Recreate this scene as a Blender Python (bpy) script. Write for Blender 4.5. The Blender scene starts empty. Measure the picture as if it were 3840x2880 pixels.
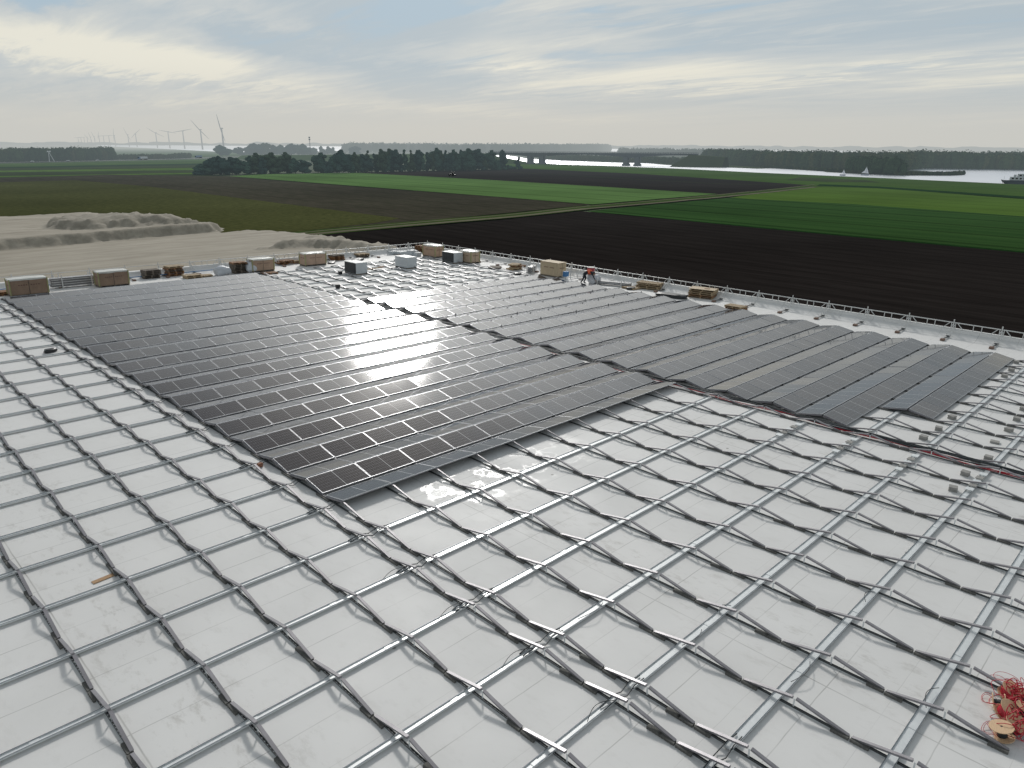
import bpy, math, random
from mathutils import Matrix, Vector, Euler, noise as mnoise
random.seed(7)
C = bpy.context.scene.collection
PI = math.pi
# ------------------------------------------------------------------ frames
# Roof frame: U along the panel rows, V across them (towards the viewer), z off the roof.
RM = Matrix(((0.9997838155, 0.0000492201, 0.0207923023), (0.0, 0.9999971981, -0.0023672220), (-0.0207923605, 0.0023667102, 0.9997810142)))
ROOF = Matrix.Translation((0, 0, 12.0)) @ RM.to_4x4()
ROOF_I = ROOF.inverted()
CAMP = Vector((-11.31111518, -13.08555807, 22.19461427))
RC = Matrix(((0.7054271181, 0.2166071777, -0.6748732560), (-0.7087580048, 0.2234844688, -0.6691164195), (0.0058882720, 0.9503346899, 0.3111740759)))
FPX = 2732.7
B = 2.144          # pitch of the tents
A = 1.772          # panel pitch along a row
ZS = -0.05         # membrane surface below the mounting rails
def ray(x, y):
    return RC @ Vector(((x - 1920) / FPX, (1440 - y) / FPX, -1.0))
def gp(x, y, z=0.0):                       # point of the terrain seen there
    d = ray(x, y); t = (z - CAMP.z) / d.z
    return Vector((CAMP.x + t * d.x, CAMP.y + t * d.y, z))
def rp(x, y, z=ZS):                        # point of the roof seen there -> (U, V)
    o = ROOF_I @ CAMP; d = RM.transposed() @ ray(x, y); t = (z - o.z) / d.z
    return o.x + t * d.x, -(o.y + t * d.y)
def pix(w):
    c = RC.transposed() @ (Vector(w) - CAMP)
    if c.z > -0.1: return (-9999, -9999)
    return 1920 - FPX * c.x / c.z, 1440 + FPX * c.y / c.z
def rw(U, V, z=0.0): return ROOF @ Vector((U, -V, z))
def c1(x, y): return (x * .4521, 400 + y * .4521)
def c2(x, y): return (900 + x * .4521, 400 + y * .4521)
def c3(x, y): return (1800 + x * .4702, 450 + y * .4702)
def c4(x, y): return (2800 + x * .4702, 450 + y * .4702)
def c7(x, y): return (2840 + x * .4521, 1150 + y * .4521)
def zb(x, y): return (700 + x * .5696, 480 + y * .5696)
def zd(x, y): return (1850 + x * .4069, 520 + y * .4069)

# ------------------------------------------------------------------ mesh helpers
class MB:
    def __init__(s): s.v = []; s.f = []; s.m = []; s.smooth = False
    def add(s, vs, fs, mi=0):
        n = len(s.v); s.v.extend([tuple(v) for v in vs])
        for f in fs: s.f.append(tuple(n + i for i in f)); s.m.append(mi)
    def box(s, x0, x1, y0, y1, z0, z1, mi=0, M=None):
        vs = [(x, y, z) for x in (x0, x1) for y in (y0, y1) for z in (z0, z1)]
        if M is not None: vs = [M @ Vector(v) for v in vs]
        s.add(vs, [(0, 1, 3, 2), (4, 6, 7, 5), (0, 4, 5, 1), (2, 3, 7, 6), (0, 2, 6, 4), (1, 5, 7, 3)], mi)
    def bar(s, a, b, w, h=None, mi=0, up=(0, 0, 1)):      # box-section bar from a to b
        a = Vector(a); b = Vector(b); h = h or w; d = (b - a).normalized(); u = Vector(up)
        if abs(d.dot(u)) > .98: u = Vector((1, 0, 0))
        r = d.cross(u).normalized() * (w / 2); q = r.cross(d).normalized() * (h / 2)
        vs = [p + i * r + j * q for p in (a, b) for i in (-1, 1) for j in (-1, 1)]
        s.add(vs, [(0, 1, 3, 2), (4, 6, 7, 5), (0, 4, 5, 1), (2, 3, 7, 6), (0, 2, 6, 4), (1, 5, 7, 3)], mi)
    def tube(s, pts, r, n=6, mi=0, caps=True):
        pts = [Vector(p) for p in pts]; rings = []
        for i, p in enumerate(pts):
            d = (pts[min(i + 1, len(pts) - 1)] - pts[max(i - 1, 0)]).normalized()
            u = Vector((0, 0, 1)) if abs(d.z) < .95 else Vector((1, 0, 0))
            a = d.cross(u).normalized(); b = a.cross(d)
            rr = r[i] if isinstance(r, (list, tuple)) else r
            rings.append([p + rr * (math.cos(2 * PI * k / n) * a + math.sin(2 * PI * k / n) * b) for k in range(n)])
        vs = [v for q in rings for v in q]; fs = []
        for i in range(len(pts) - 1):
            for k in range(n):
                fs.append((i * n + k, i * n + (k + 1) % n, (i + 1) * n + (k + 1) % n, (i + 1) * n + k))
        if caps: fs.append(tuple(range(n))[::-1]); fs.append(tuple((len(pts) - 1) * n + k for k in range(n)))
        s.add(vs, fs, mi)
    def cyl(s, c, r, h, n=20, mi=0, M=None, r2=None):
        r2 = r if r2 is None else r2
        vs = [(c[0] + q * math.cos(2 * PI * k / n), c[1] + q * math.sin(2 * PI * k / n), c[2] + z) for q, z in ((r, 0), (r2, h)) for k in range(n)]
        if M is not None: vs = [M @ Vector(v) for v in vs]
        s.add(vs, [(k, (k + 1) % n, n + (k + 1) % n, n + k) for k in range(n)] + [tuple(range(n))[::-1], tuple(range(n, 2 * n))], mi)
    def mesh(s, name, mats):
        me = bpy.data.meshes.new(name); me.from_pydata(s.v, [], s.f)
        for m in (mats if isinstance(mats, (list, tuple)) else [mats]): me.materials.append(m)
        if any(s.m): me.polygons.foreach_set('material_index', s.m)
        if s.smooth: me.polygons.foreach_set('use_smooth', [True] * len(me.polygons))
        me.update(); return me
    def build(s, name, mats, parent=None):
        o = bpy.data.objects.new(name, s.mesh(name, mats)); C.objects.link(o)
        if parent is not None: o.parent = parent
        return o
def tag(o, label=None, cat=None, group=None, kind=None):
    if label: o['label'] = label
    if cat: o['category'] = cat
    if group: o['group'] = group
    if kind: o['kind'] = kind
    return o
def empty(name, label=None, cat=None, group=None):
    o = bpy.data.objects.new(name, None); C.objects.link(o); o.empty_display_size = .2
    return tag(o, label, cat, group)
def put(o, U, V, z=0.0, rz=0.0):            # stand an object on the roof
    o.matrix_world = ROOF @ Matrix.Translation((U, -V, z)) @ Matrix.Rotation(rz, 4, 'Z'); return o
def child(name, me, parent):
    o = bpy.data.objects.new(name, me); C.objects.link(o); o.parent = parent; return o
def dup(root):
    r = root.copy(); C.objects.link(r)
    for ch in list(root.children):
        c = ch.copy(); C.objects.link(c); c.parent = r
        for g in list(ch.children):
            d = g.copy(); C.objects.link(d); d.parent = c
    return r
ORD = lambda n: '%d%s' % (n, 'th' if 10 <= n % 100 <= 20 else {1: 'st', 2: 'nd', 3: 'rd'}.get(n % 10, 'th'))

# ------------------------------------------------------------------ materials
def nd(nt, t, **k):
    n = nt.nodes.new(t)
    for a, v in k.items(): setattr(n, a, v)
    return n
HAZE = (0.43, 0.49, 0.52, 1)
def painted_haze_group():  # distance haze painted as emission mixed into the far materials
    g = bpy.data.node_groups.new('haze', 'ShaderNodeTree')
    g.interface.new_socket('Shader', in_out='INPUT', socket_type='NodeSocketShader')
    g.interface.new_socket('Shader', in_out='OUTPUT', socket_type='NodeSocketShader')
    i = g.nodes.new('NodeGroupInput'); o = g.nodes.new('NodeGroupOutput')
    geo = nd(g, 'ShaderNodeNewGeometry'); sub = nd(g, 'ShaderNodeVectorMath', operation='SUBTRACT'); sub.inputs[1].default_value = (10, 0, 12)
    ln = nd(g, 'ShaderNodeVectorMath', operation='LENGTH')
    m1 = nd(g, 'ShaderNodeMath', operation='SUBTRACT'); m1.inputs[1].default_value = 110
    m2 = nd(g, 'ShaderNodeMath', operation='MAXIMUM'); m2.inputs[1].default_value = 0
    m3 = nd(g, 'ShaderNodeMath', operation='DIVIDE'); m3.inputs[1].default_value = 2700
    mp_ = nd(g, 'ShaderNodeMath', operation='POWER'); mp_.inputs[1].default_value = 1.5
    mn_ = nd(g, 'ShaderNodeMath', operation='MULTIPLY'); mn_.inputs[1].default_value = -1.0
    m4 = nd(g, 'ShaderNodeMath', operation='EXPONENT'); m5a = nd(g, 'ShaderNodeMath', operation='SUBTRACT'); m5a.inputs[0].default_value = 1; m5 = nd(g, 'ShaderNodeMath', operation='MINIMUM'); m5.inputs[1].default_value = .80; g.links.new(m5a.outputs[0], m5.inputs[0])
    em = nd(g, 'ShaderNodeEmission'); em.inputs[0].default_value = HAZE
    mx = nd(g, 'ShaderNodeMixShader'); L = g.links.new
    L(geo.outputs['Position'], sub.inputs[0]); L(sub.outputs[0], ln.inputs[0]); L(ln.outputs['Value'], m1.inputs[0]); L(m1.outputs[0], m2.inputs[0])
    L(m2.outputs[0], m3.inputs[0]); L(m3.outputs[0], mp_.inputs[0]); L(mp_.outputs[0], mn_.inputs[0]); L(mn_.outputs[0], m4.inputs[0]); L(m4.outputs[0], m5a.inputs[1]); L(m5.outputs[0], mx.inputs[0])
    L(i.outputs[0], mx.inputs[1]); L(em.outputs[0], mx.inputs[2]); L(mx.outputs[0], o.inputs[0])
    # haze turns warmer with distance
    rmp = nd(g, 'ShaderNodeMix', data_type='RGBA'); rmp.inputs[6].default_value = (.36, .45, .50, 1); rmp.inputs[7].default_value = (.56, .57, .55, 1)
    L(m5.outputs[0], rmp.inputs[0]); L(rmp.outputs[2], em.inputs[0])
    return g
HG = painted_haze_group()
def mat(name, col, rough=.6, metal=0.0, var=.12, scale=3.0, far=False, col2=None, stretch=None, bump=0.0, spec=.5, coord='Object', detail=5, rows=None):
    m = bpy.data.materials.new(name); m.use_nodes = True; nt = m.node_tree; L = nt.links.new
    b = nt.nodes['Principled BSDF']; out = nt.nodes['Material Output']
    b.inputs['Roughness'].default_value = rough; b.inputs['Metallic'].default_value = metal
    b.inputs['Specular IOR Level'].default_value = spec
    tc = nd(nt, 'ShaderNodeTexCoord'); src = tc.outputs['Object']
    if coord == 'World': src = nd(nt, 'ShaderNodeNewGeometry').outputs['Position']
    mp = nd(nt, 'ShaderNodeMapping'); L(src, mp.inputs[0])
    if stretch: mp.inputs['Rotation'].default_value = (0, 0, stretch[0]); mp.inputs['Scale'].default_value = (stretch[1], stretch[2], 1)
    no = nd(nt, 'ShaderNodeTexNoise'); no.inputs['Scale'].default_value = scale; no.inputs['Detail'].default_value = detail; no.inputs['Roughness'].default_value = .65
    L(mp.outputs[0], no.inputs['Vector'])
    mx = nd(nt, 'ShaderNodeMix', data_type='RGBA')
    c2_ = col2 or tuple(min(1, c * (1 + var)) for c in col)
    c1_ = col if col2 else tuple(c * (1 - var) for c in col)
    mx.inputs[6].default_value = (*c1_, 1); mx.inputs[7].default_value = (*c2_, 1)
    rg = nd(nt, 'ShaderNodeMapRange'); rg.inputs[1].default_value = .3; rg.inputs[2].default_value = .7
    L(no.outputs[0], rg.inputs[0]); L(rg.outputs[0], mx.inputs[0]); L(mx.outputs[2], b.inputs['Base Color'])
    if far and coord == 'World' and metal == 0:                      # broad uneven patches over the field
        n2 = nd(nt, 'ShaderNodeTexNoise'); n2.inputs['Scale'].default_value = .012; n2.inputs['Detail'].default_value = 5; L(src, n2.inputs['Vector'])
        r2 = nd(nt, 'ShaderNodeMapRange'); r2.inputs[1].default_value = .3; r2.inputs[2].default_value = .7; r2.inputs[3].default_value = .78; r2.inputs[4].default_value = 1.22; L(n2.outputs[0], r2.inputs[0])
        fac = r2.outputs[0]
        if rows:
            a_, per, wd, dk = rows
            dp = nd(nt, 'ShaderNodeVectorMath', operation='DOT_PRODUCT'); dp.inputs[1].default_value = (math.sin(a_), -math.cos(a_), 0); L(src, dp.inputs[0])
            dv_ = nd(nt, 'ShaderNodeMath', operation='DIVIDE'); dv_.inputs[1].default_value = per; L(dp.outputs['Value'], dv_.inputs[0])
            fr_ = nd(nt, 'ShaderNodeMath', operation='PINGPONG'); fr_.inputs[1].default_value = .5; L(dv_.outputs[0], fr_.inputs[0])
            r3 = nd(nt, 'ShaderNodeMapRange'); r3.inputs[1].default_value = wd; r3.inputs[2].default_value = wd * 2.2; r3.inputs[3].default_value = dk; r3.inputs[4].default_value = 1.0; L(fr_.outputs[0], r3.inputs[0])
            mm = nd(nt, 'ShaderNodeMath', operation='MULTIPLY'); L(fac, mm.inputs[0]); L(r3.outputs[0], mm.inputs[1]); fac = mm.outputs[0]
        vs_ = nd(nt, 'ShaderNodeVectorMath', operation='SCALE'); L(mx.outputs[2], vs_.inputs[0]); L(fac, vs_.inputs['Scale']); L(vs_.outputs[0], b.inputs['Base Color'])
    if bump:
        bp = nd(nt, 'ShaderNodeBump'); bp.inputs['Strength'].default_value = bump; bp.inputs['Distance'].default_value = .05
        L(no.outputs[0], bp.inputs['Height']); L(bp.outputs[0], b.inputs['Normal'])
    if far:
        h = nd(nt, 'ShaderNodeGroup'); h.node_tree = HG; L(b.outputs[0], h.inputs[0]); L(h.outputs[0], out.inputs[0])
    m['mix'] = mx.name; return m
ALU = mat('aluminium_rail', (.11, .13, .15), .4, .3, .15, 4)
ALUB = mat('aluminium_slope', (.25, .24, .255), .40, .35, .2, 2.5)
STEEL = mat('galvanised_steel', (.74, .76, .76), .34, .25, .06, 6)
DKMET = mat('dark_base_rail', (.075, .082, .085), .5, .3, .3, 30)
RUB = mat('rubber', (.125, .122, .112), .85, 0, .35, 30)
GALV = mat('scaffold_tube', (.66, .66, .645), .4, .15, .12, 5)
CONC = mat('concrete', (.33, .32, .30), .9, 0, .2, 8, bump=.3)
WOOD = mat('pine_wood', (.40, .30, .185), .8, 0, .3, 6, stretch=(0, 1, 8))
OLDW = mat('weathered_wood', (.15, .125, .10), .85, 0, .35, 6, stretch=(0, 1, 8))
ORGW = mat('orange_wood', (.26, .135, .065), .8, 0, .3, 6, stretch=(0, 1, 8))
CARD = mat('brown_carton', (.30, .205, .145), .8, 0, .18, 3)
PLY = mat('plywood', (.52, .41, .27), .7, 0, .12, 3, stretch=(0, 1, 5))
FILM = mat('plastic_film', (.66, .65, .60), .28, 0, .06, 4, bump=.4)
WHITE = mat('white_sheet', (.52, .55, .565), .35, 0, .05, 3)
BAG = mat('white_bag', (.60, .62, .65), .5, 0, .08, 5, bump=.5)
BLACK = mat('black_plastic', (.018, .02, .022), .4, 0, .3, 8)
CBLK = mat('black_cable', (.02, .028, .032), .5, 0, .2, 8)
CRED = mat('red_cable', (.50, .016, .035), .45, 0, .25, 8)
BLUE = mat('blue_plastic', (.06, .2, .42), .5, 0, .15, 8)
REDC = mat('red_wrap', (.42, .06, .08), .4, 0, .35, 9)
CLW = mat('white_trim', (.78, .78, .76), .5, 0, .05, 3)

def roof_mat():
    m = bpy.data.materials.new('white_membrane'); m.use_nodes = True; nt = m.node_tree; L = nt.links.new
    b = nt.nodes['Principled BSDF']; tc = nd(nt, 'ShaderNodeTexCoord')
    def noise(scale, detail=5, sc=(1, 1, 1), rough=.6):
        mp = nd(nt, 'ShaderNodeMapping'); mp.inputs['Scale'].default_value = sc; L(tc.outputs['Object'], mp.inputs[0])
        n = nd(nt, 'ShaderNodeTexNoise'); n.inputs['Scale'].default_value = scale; n.inputs['Detail'].default_value = detail; n.inputs['Roughness'].default_value = rough
        L(mp.outputs[0], n.inputs['Vector']); return n.outputs[0]
    def rng(s, a, b_, lo=0, hi=1):
        r = nd(nt, 'ShaderNodeMapRange'); r.inputs[1].default_value = a; r.inputs[2].default_value = b_; r.inputs[3].default_value = lo; r.inputs[4].default_value = hi
        L(s, r.inputs[0]); return r.outputs[0]
    def math_(op, a, b_=None):
        n = nd(nt, 'ShaderNodeMath', operation=op)
        for i, q in enumerate((a, b_)):
            if q is None: continue
            if isinstance(q, (int, float)): n.inputs[i].default_value = q
            else: L(q, n.inputs[i])
        return n.outputs[0]
    base = nd(nt, 'ShaderNodeMix', data_type='RGBA'); base.inputs[6].default_value = (.71, .70, .68, 1); base.inputs[7].default_value = (.765, .755, .735, 1)
    L(rng(noise(.35, 6), .3, .7), base.inputs[0])
    sx = nd(nt, 'ShaderNodeSeparateXYZ'); L(tc.outputs['Object'], sx.inputs[0])
    # welded seams: long laps along U, cross laps along V, set off a little by noise
    def seam(s, period, off, w):
        q = math_('ADD', s, off); q = math_('ADD', q, math_('MULTIPLY', noise(.9, 2), .05)); q = math_('DIVIDE', q, period)
        fr = math_('FRACT', q); d = math_('ABSOLUTE', math_('SUBTRACT', fr, .5)); return rng(d, .5 - w / period, .5 - .2 * w / period)
    s1 = seam(sx.outputs[1], 2.05, .9, .016); s2 = seam(sx.outputs[0], 10.4, 8.66, .022)
    s3 = seam(sx.outputs[1], 2.05, 1.95, .010)
    sm = math_('MAXIMUM', math_('MAXIMUM', s1, s2), math_('MULTIPLY', s3, .5))
    sm = math_('MULTIPLY', sm, rng(noise(.5, 3), .35, .68, .10, .70))
    c2m = nd(nt, 'ShaderNodeMix', data_type='RGBA'); L(base.outputs[2], c2m.inputs[6]); c2m.inputs[7].default_value = (.24, .235, .215, 1); L(sm, c2m.inputs[0])
    # dirt: streaky smudges gathering in bands near the cross laps, fine specks
    band = nd(nt, 'ShaderNodeMath', operation='SUBTRACT'); 
    fr = math_('FRACT', math_('DIVIDE', math_('ADD', sx.outputs[0], 7.6), 10.4)); near = rng(math_('ABSOLUTE', math_('SUBTRACT', fr, .5)), .34, .48, .22, 1.0)
    sp = math_('MULTIPLY', rng(noise(1.5, 8, (2.0, .9, 1), .74), .53, .72), near)
    big = rng(noise(.13, 4), .5, .75, 0, .16)
    dirt = math_('MULTIPLY', math_('ADD', sp, big), .60)
    c3m = nd(nt, 'ShaderNodeMix', data_type='RGBA'); L(c2m.outputs[2], c3m.inputs[6]); c3m.inputs[7].default_value = (.33, .31, .27, 1); L(dirt, c3m.inputs[0])
    # footprints and specks
    vo = nd(nt, 'ShaderNodeTexVoronoi'); vo.inputs['Scale'].default_value = .55; L(tc.outputs['Object'], vo.inputs['Vector'])
    spk = math_('MULTIPLY', rng(vo.outputs['Distance'], .035, .02), .75)
    c4m = nd(nt, 'ShaderNodeMix', data_type='RGBA'); L(c3m.outputs[2], c4m.inputs[6]); c4m.inputs[7].default_value = (.2, .19, .17, 1); L(spk, c4m.inputs[0])
    L(c4m.outputs[2], b.inputs['Base Color'])
    rr = rng(noise(.25, 4), .35, .65, .55, .70); b.inputs['Specular IOR Level'].default_value = .3
    # a few wet patches on the bare membrane before the panels
    wet = math_('MULTIPLY', rng(noise(.8, 4), .50, .56), math_('MULTIPLY', rng(sx.outputs[1], 4.4, 4.0), rng(sx.outputs[1], 1.2, 1.7)))
    wet = math_('MULTIPLY', wet, math_('MULTIPLY', rng(sx.outputs[0], 1.0, 1.4), rng(sx.outputs[0], 8.5, 7.5)))
    rmix = nd(nt, 'ShaderNodeMix', data_type='FLOAT'); L(wet, rmix.inputs[0]); L(rr, rmix.inputs[2]); rmix.inputs[3].default_value = .06
    L(rmix.outputs[0], b.inputs['Roughness'])
    bp = nd(nt, 'ShaderNodeBump'); bp.inputs['Strength'].default_value = .25; bp.inputs['Distance'].default_value = .02; L(noise(.9, 5), bp.inputs['Height']); L(bp.outputs[0], b.inputs['Normal'])
    return m
MEMB = roof_mat()

def panel_mat():
    m = bpy.data.materials.new('solar_cells'); m.use_nodes = True; nt = m.node_tree; L = nt.links.new
    b = nt.nodes['Principled BSDF']; tc = nd(nt, 'ShaderNodeTexCoord'); sx = nd(nt, 'ShaderNodeSeparateXYZ'); L(tc.outputs['Object'], sx.inputs[0])
    def line(s, period, w, off=0.0):
        a = nd(nt, 'ShaderNodeMath', operation='ADD'); a.inputs[1].default_value = off; L(s, a.inputs[0])
        d = nd(nt, 'ShaderNodeMath', operation='DIVIDE'); d.inputs[1].default_value = period; L(a.outputs[0], d.inputs[0])
        f = nd(nt, 'ShaderNodeMath', operation='FRACT'); L(d.outputs[0], f.inputs[0])
        q = nd(nt, 'ShaderNodeMath', operation='SUBTRACT'); q.inputs[1].default_value = .5; L(f.outputs[0], q.inputs[0])
        ab = nd(nt, 'ShaderNodeMath', operation='ABSOLUTE'); L(q.outputs[0], ab.inputs[0])
        g = nd(nt, 'ShaderNodeMath', operation='GREATER_THAN'); g.inputs[1].default_value = .5 - w / period / 2; L(ab.outputs[0], g.inputs[0]); return g.outputs[0]
    la = line(sx.outputs[0], .0845, .0035); lb = line(sx.outputs[1], .1645, .005, .08225)
    mx = nd(nt, 'ShaderNodeMath', operation='MAXIMUM'); L(la, mx.inputs[0]); L(lb, mx.inputs[1])
    ab = nd(nt, 'ShaderNodeMath', operation='ABSOLUTE'); L(sx.outputs[0], ab.inputs[0])
    mid = nd(nt, 'ShaderNodeMath', operation='LESS_THAN'); mid.inputs[1].default_value = .009; L(ab.outputs[0], mid.inputs[0])
    oi = nd(nt, 'ShaderNodeObjectInfo')
    c0 = nd(nt, 'ShaderNodeMix', data_type='RGBA'); c0.inputs[6].default_value = (.014, .014, .021, 1); c0.inputs[7].default_value = (.028, .027, .036, 1); L(oi.outputs['Random'], c0.inputs[0])
    k = nd(nt, 'ShaderNodeMix', data_type='RGBA'); L(c0.outputs[2], k.inputs[6]); k.inputs[7].default_value = (.20, .21, .23, 1); L(mx.outputs[0], k.inputs[0])
    k2 = nd(nt, 'ShaderNodeMix', data_type='RGBA'); L(k.outputs[2], k2.inputs[6]); k2.inputs[7].default_value = (.62, .62, .62, 1); L(mid.outputs[0], k2.inputs[0])
    L(k2.outputs[2], b.inputs['Base Color'])
    geo = nd(nt, 'ShaderNodeNewGeometry')
    no = nd(nt, 'ShaderNodeTexNoise'); no.inputs['Scale'].default_value = .25; no.inputs['Detail'].default_value = 3; L(geo.outputs['Position'], no.inputs['Vector'])
    r = nd(nt, 'ShaderNodeMapRange'); r.inputs[1].default_value = .3; r.inputs[2].default_value = .7; r.inputs[3].default_value = .05; r.inputs[4].default_value = .075; L(no.outputs[0], r.inputs[0])
    L(r.outputs[0], b.inputs['Roughness']); b.inputs['IOR'].default_value = 1.5; b.inputs['Specular IOR Level'].default_value = .58
    return m
CELL = panel_mat()
PFR = mat('panel_frame', (.42, .43, .45), .35, .6, .06, 3)

# ------------------------------------------------------------------ warehouse
UE, VB, UW, VF = 39.35, -50.25, -62.0, 34.0
wh = empty('warehouse', 'large flat-roofed warehouse under a white membrane roof with solar panels', 'building'); wh.matrix_world = ROOF
m = MB()
nx, ny = 100, 84
m.add([(UW, -VF, ZS), (UE - 1.3, -VF, ZS), (UE - 1.3, -(VB + 1.3), ZS), (UW, -(VB + 1.3), ZS)], [(0, 1, 2, 3)])
m.build('roof', MEMB, wh)
m = MB()
# soft cant rising to a low kerb along the two far edges
prof = [(-1.3, ZS), (-1.0, .0), (-.55, .20), (-.42, .24), (-.40, .40), (0, .42), (0, -.9)]
rows = []
for du, z in prof: rows.append([(UE + du, -VF, z), (UE + du, -(VB - du), z), (UW, -(VB - du), z)])
vs = [p for r_ in rows for p in r_]; fs = []
for i in range(len(prof) - 1):
    for k in range(2): fs.append((i * 3 + k, i * 3 + k + 1, i * 3 + 3 + k + 1, i * 3 + 3 + k))
m.add(vs, fs); m.build('parapet', MEMB, wh)
m = MB(); m.box(UW, UE - .02, -VF, -VB - .02, -13.5, -.9); m.build('wall', mat('wall_panel', (.35, .37, .40), .5, .3, .05, 1, stretch=(0, 3, 3)), wh)

# ------------------------------------------------------------------ mounting frames
def frame_mesh_parts():
    P = {}
    m = MB(); w = .02
    for s in (-1, 1): m.box(s * .022 - .003, s * .022 + .003, -(B - .03), -.03, -.04, 0)
    m.box(-.022, .022, -(B - .03), -.03, -.04, -.034)
    for k in range(19): m.box(-.012, .012, -(.1 + k * .108 + .03), -(.1 + k * .108), -.034, -.03, 1)
    m.box(-.036, -.026, -(B - .03), -.03, -.044, -.028, 1)
    P['base_rail'] = m.mesh('base_rail', [DKMET, STEEL])
    ve = .16 + .335
    def slope(y0, z0, y1, z1):
        m = MB(); d = Vector((0, -(y1 - y0), z1 - z0)).normalized(); n = Vector((0, -d.z, d.y)); 
        if n.z < 0: n = -n
        a = Vector((0, -y0, z0)); b = Vector((0, -y1, z1))
        m.bar(a - n * .006, b - n * .006, .056, .042)
        m.bar(a + n * .0165, b + n * .0165, .068, .004)
        return m
    P['up'] = slope(.03, .0, ve * B - .035, .19).mesh('sloping_rail', ALUB)
    P['down'] = slope(ve * B + .035, .19, B - .03, .0).mesh('sloping_rail', ALUB)
    for q, (a, b_) in {'pad_a': (.015, .34), 'pad_b': (B - .34, B - .015), 'pad_c': (B * .72, B * .72 + .3)}.items():
        m = MB(); m.box(-.085, .01, -b_, -a, ZS + .002, .008)
        for k in range(5): m.box(-.09, .012, -(a + .03 + k * .06), -(a + .005 + k * .06), ZS + .002, -.005)
        P[q] = m.mesh('rubber_pad', RUB)
    m = MB(); m.bar((0, -ve * B, -.03), (0, -ve * B, .165), .03, .012, up=(1, 0, 0)); P['br'] = m.mesh('ridge_bracket', STEEL)
    return P
FP = frame_mesh_parts()
def make_frame(extra=False):
    r = empty('mounting_frame'); r['category'] = 'solar mounting frame'
    child('base_rail', FP['base_rail'], r); child('sloping_rail', FP['up'], r); child('sloping_rail', FP['down'], r)
    child('rubber_pad', FP['pad_a'], r); child('rubber_pad', FP['pad_b'], r); child('ridge_bracket', FP['br'], r)
    if extra: child('rubber_pad', FP['pad_c'], r)
    return r
protoF = {False: make_frame(False), True: make_frame(True)}
usedF = {False: False, True: False}
linesL = [-A * .9966 * (i + 1) for i in range(13)]             # left field, counted from the narrow gap
lines1 = [-1.133 + A * i for i in range(11)]
lines2 = [17.32 + A * i for i in range(11)]
cand = []
def infr(U, V, mx=120):
    x, y = pix(rw(U, V)); return -mx < x < 3840 + mx and 300 < y < 2880 + mx
def seen_frame(U, n): 
    return any(infr(U, V) for V in ((n - .335) * B, (n + .16) * B, (n + .665) * B))
for i, U in enumerate(linesL):
    for n in range(5, -22, -1):
        if seen_frame(U, n): cand.append((U, n, 'L', i))
for i, U in enumerate(lines1):
    for n in range(5, -3, -1):
        if n >= -1 and seen_frame(U, n): cand.append((U, n, 'M', i))
for i, U in enumerate(lines2):
    for n in range(5, -22, -1):
        if (n >= 3 or (n == 2 and i < 2) or n <= -15) and seen_frame(U, n): cand.append((U, n, 'R' if n > 0 else 'T', i))
cnt = {}
WH = {'L': 'left of the narrow gap', 'M': 'right of the narrow gap', 'R': 'right of the cable bundle', 'T': 'behind right block'}
cm = ROOF_I @ CAMP
order = sorted(cand, key=lambda c: math.hypot(c[0] - cm.x, -c[1] * B - cm.y))
keep = set(order[:300]); rest = order[300:]
for c in cand:
    if c not in keep: continue
    U, n, w, i = c
    ex = (w in 'LM' and n in (2, 3) and i % 3 != 1) or (n == 0 and i % 5 == 2)
    o = protoF[ex] if not usedF[ex] else dup(protoF[ex]); usedF[ex] = True
    jt = random.uniform(-.012, .012)
    put(o, U + jt, (n - .335) * B, 0, random.uniform(-.004, .004))
    cnt[(w, i)] = cnt.get((w, i), 0) + 1
    o['label'] = 'bare mounting frame, %s from near end of %s line %s' % (ORD(cnt[(w, i)]), ORD(i + 1), WH[w]); o['group'] = 'bare tent-shaped mounting frames on the roof'
# frames under the panels and the farthest bare ones: one object past the limit
m = MB()
def simple_frame(m, U, n):
    y0 = (n - .335) * B; ve = .495 * B
    m.bar((U, -y0 - .03, .0), (U, -y0 - ve + .03, .18), .05, .04, 0); m.bar((U, -y0 - ve - .03, .18), (U, -y0 - B + .03, .0), .05, .04, 0)
    m.box(U - .02, U + .02, -y0 - B + .03, -y0 - .03, -.04, -.005, 1)
    m.box(U - .085, U + .012, -y0 - .34, -y0 - .015, ZS + .002, .008, 2); m.box(U - .085, U + .012, -y0 - B + .015, -y0 - B + .34, ZS + .002, .008, 2)
for c in rest: simple_frame(m, c[0], c[1])
for U in lines1:
    for n in range(-2, -22, -1): simple_frame(m, U, n)
for i, U in enumerate(lines2):
    for n in range(2, -15, -1):
        if not (n == 2 and i < 2): simple_frame(m, U, n)
o = m.build('mounting_frames_under_panels', [ALUB, DKMET, RUB]); o.matrix_world = ROOF
tag(o, 'mounting frames carrying the solar panels and the farthest bare ones', 'solar mounting frame', 'bare tent-shaped mounting frames on the roof', 'stuff')

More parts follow.
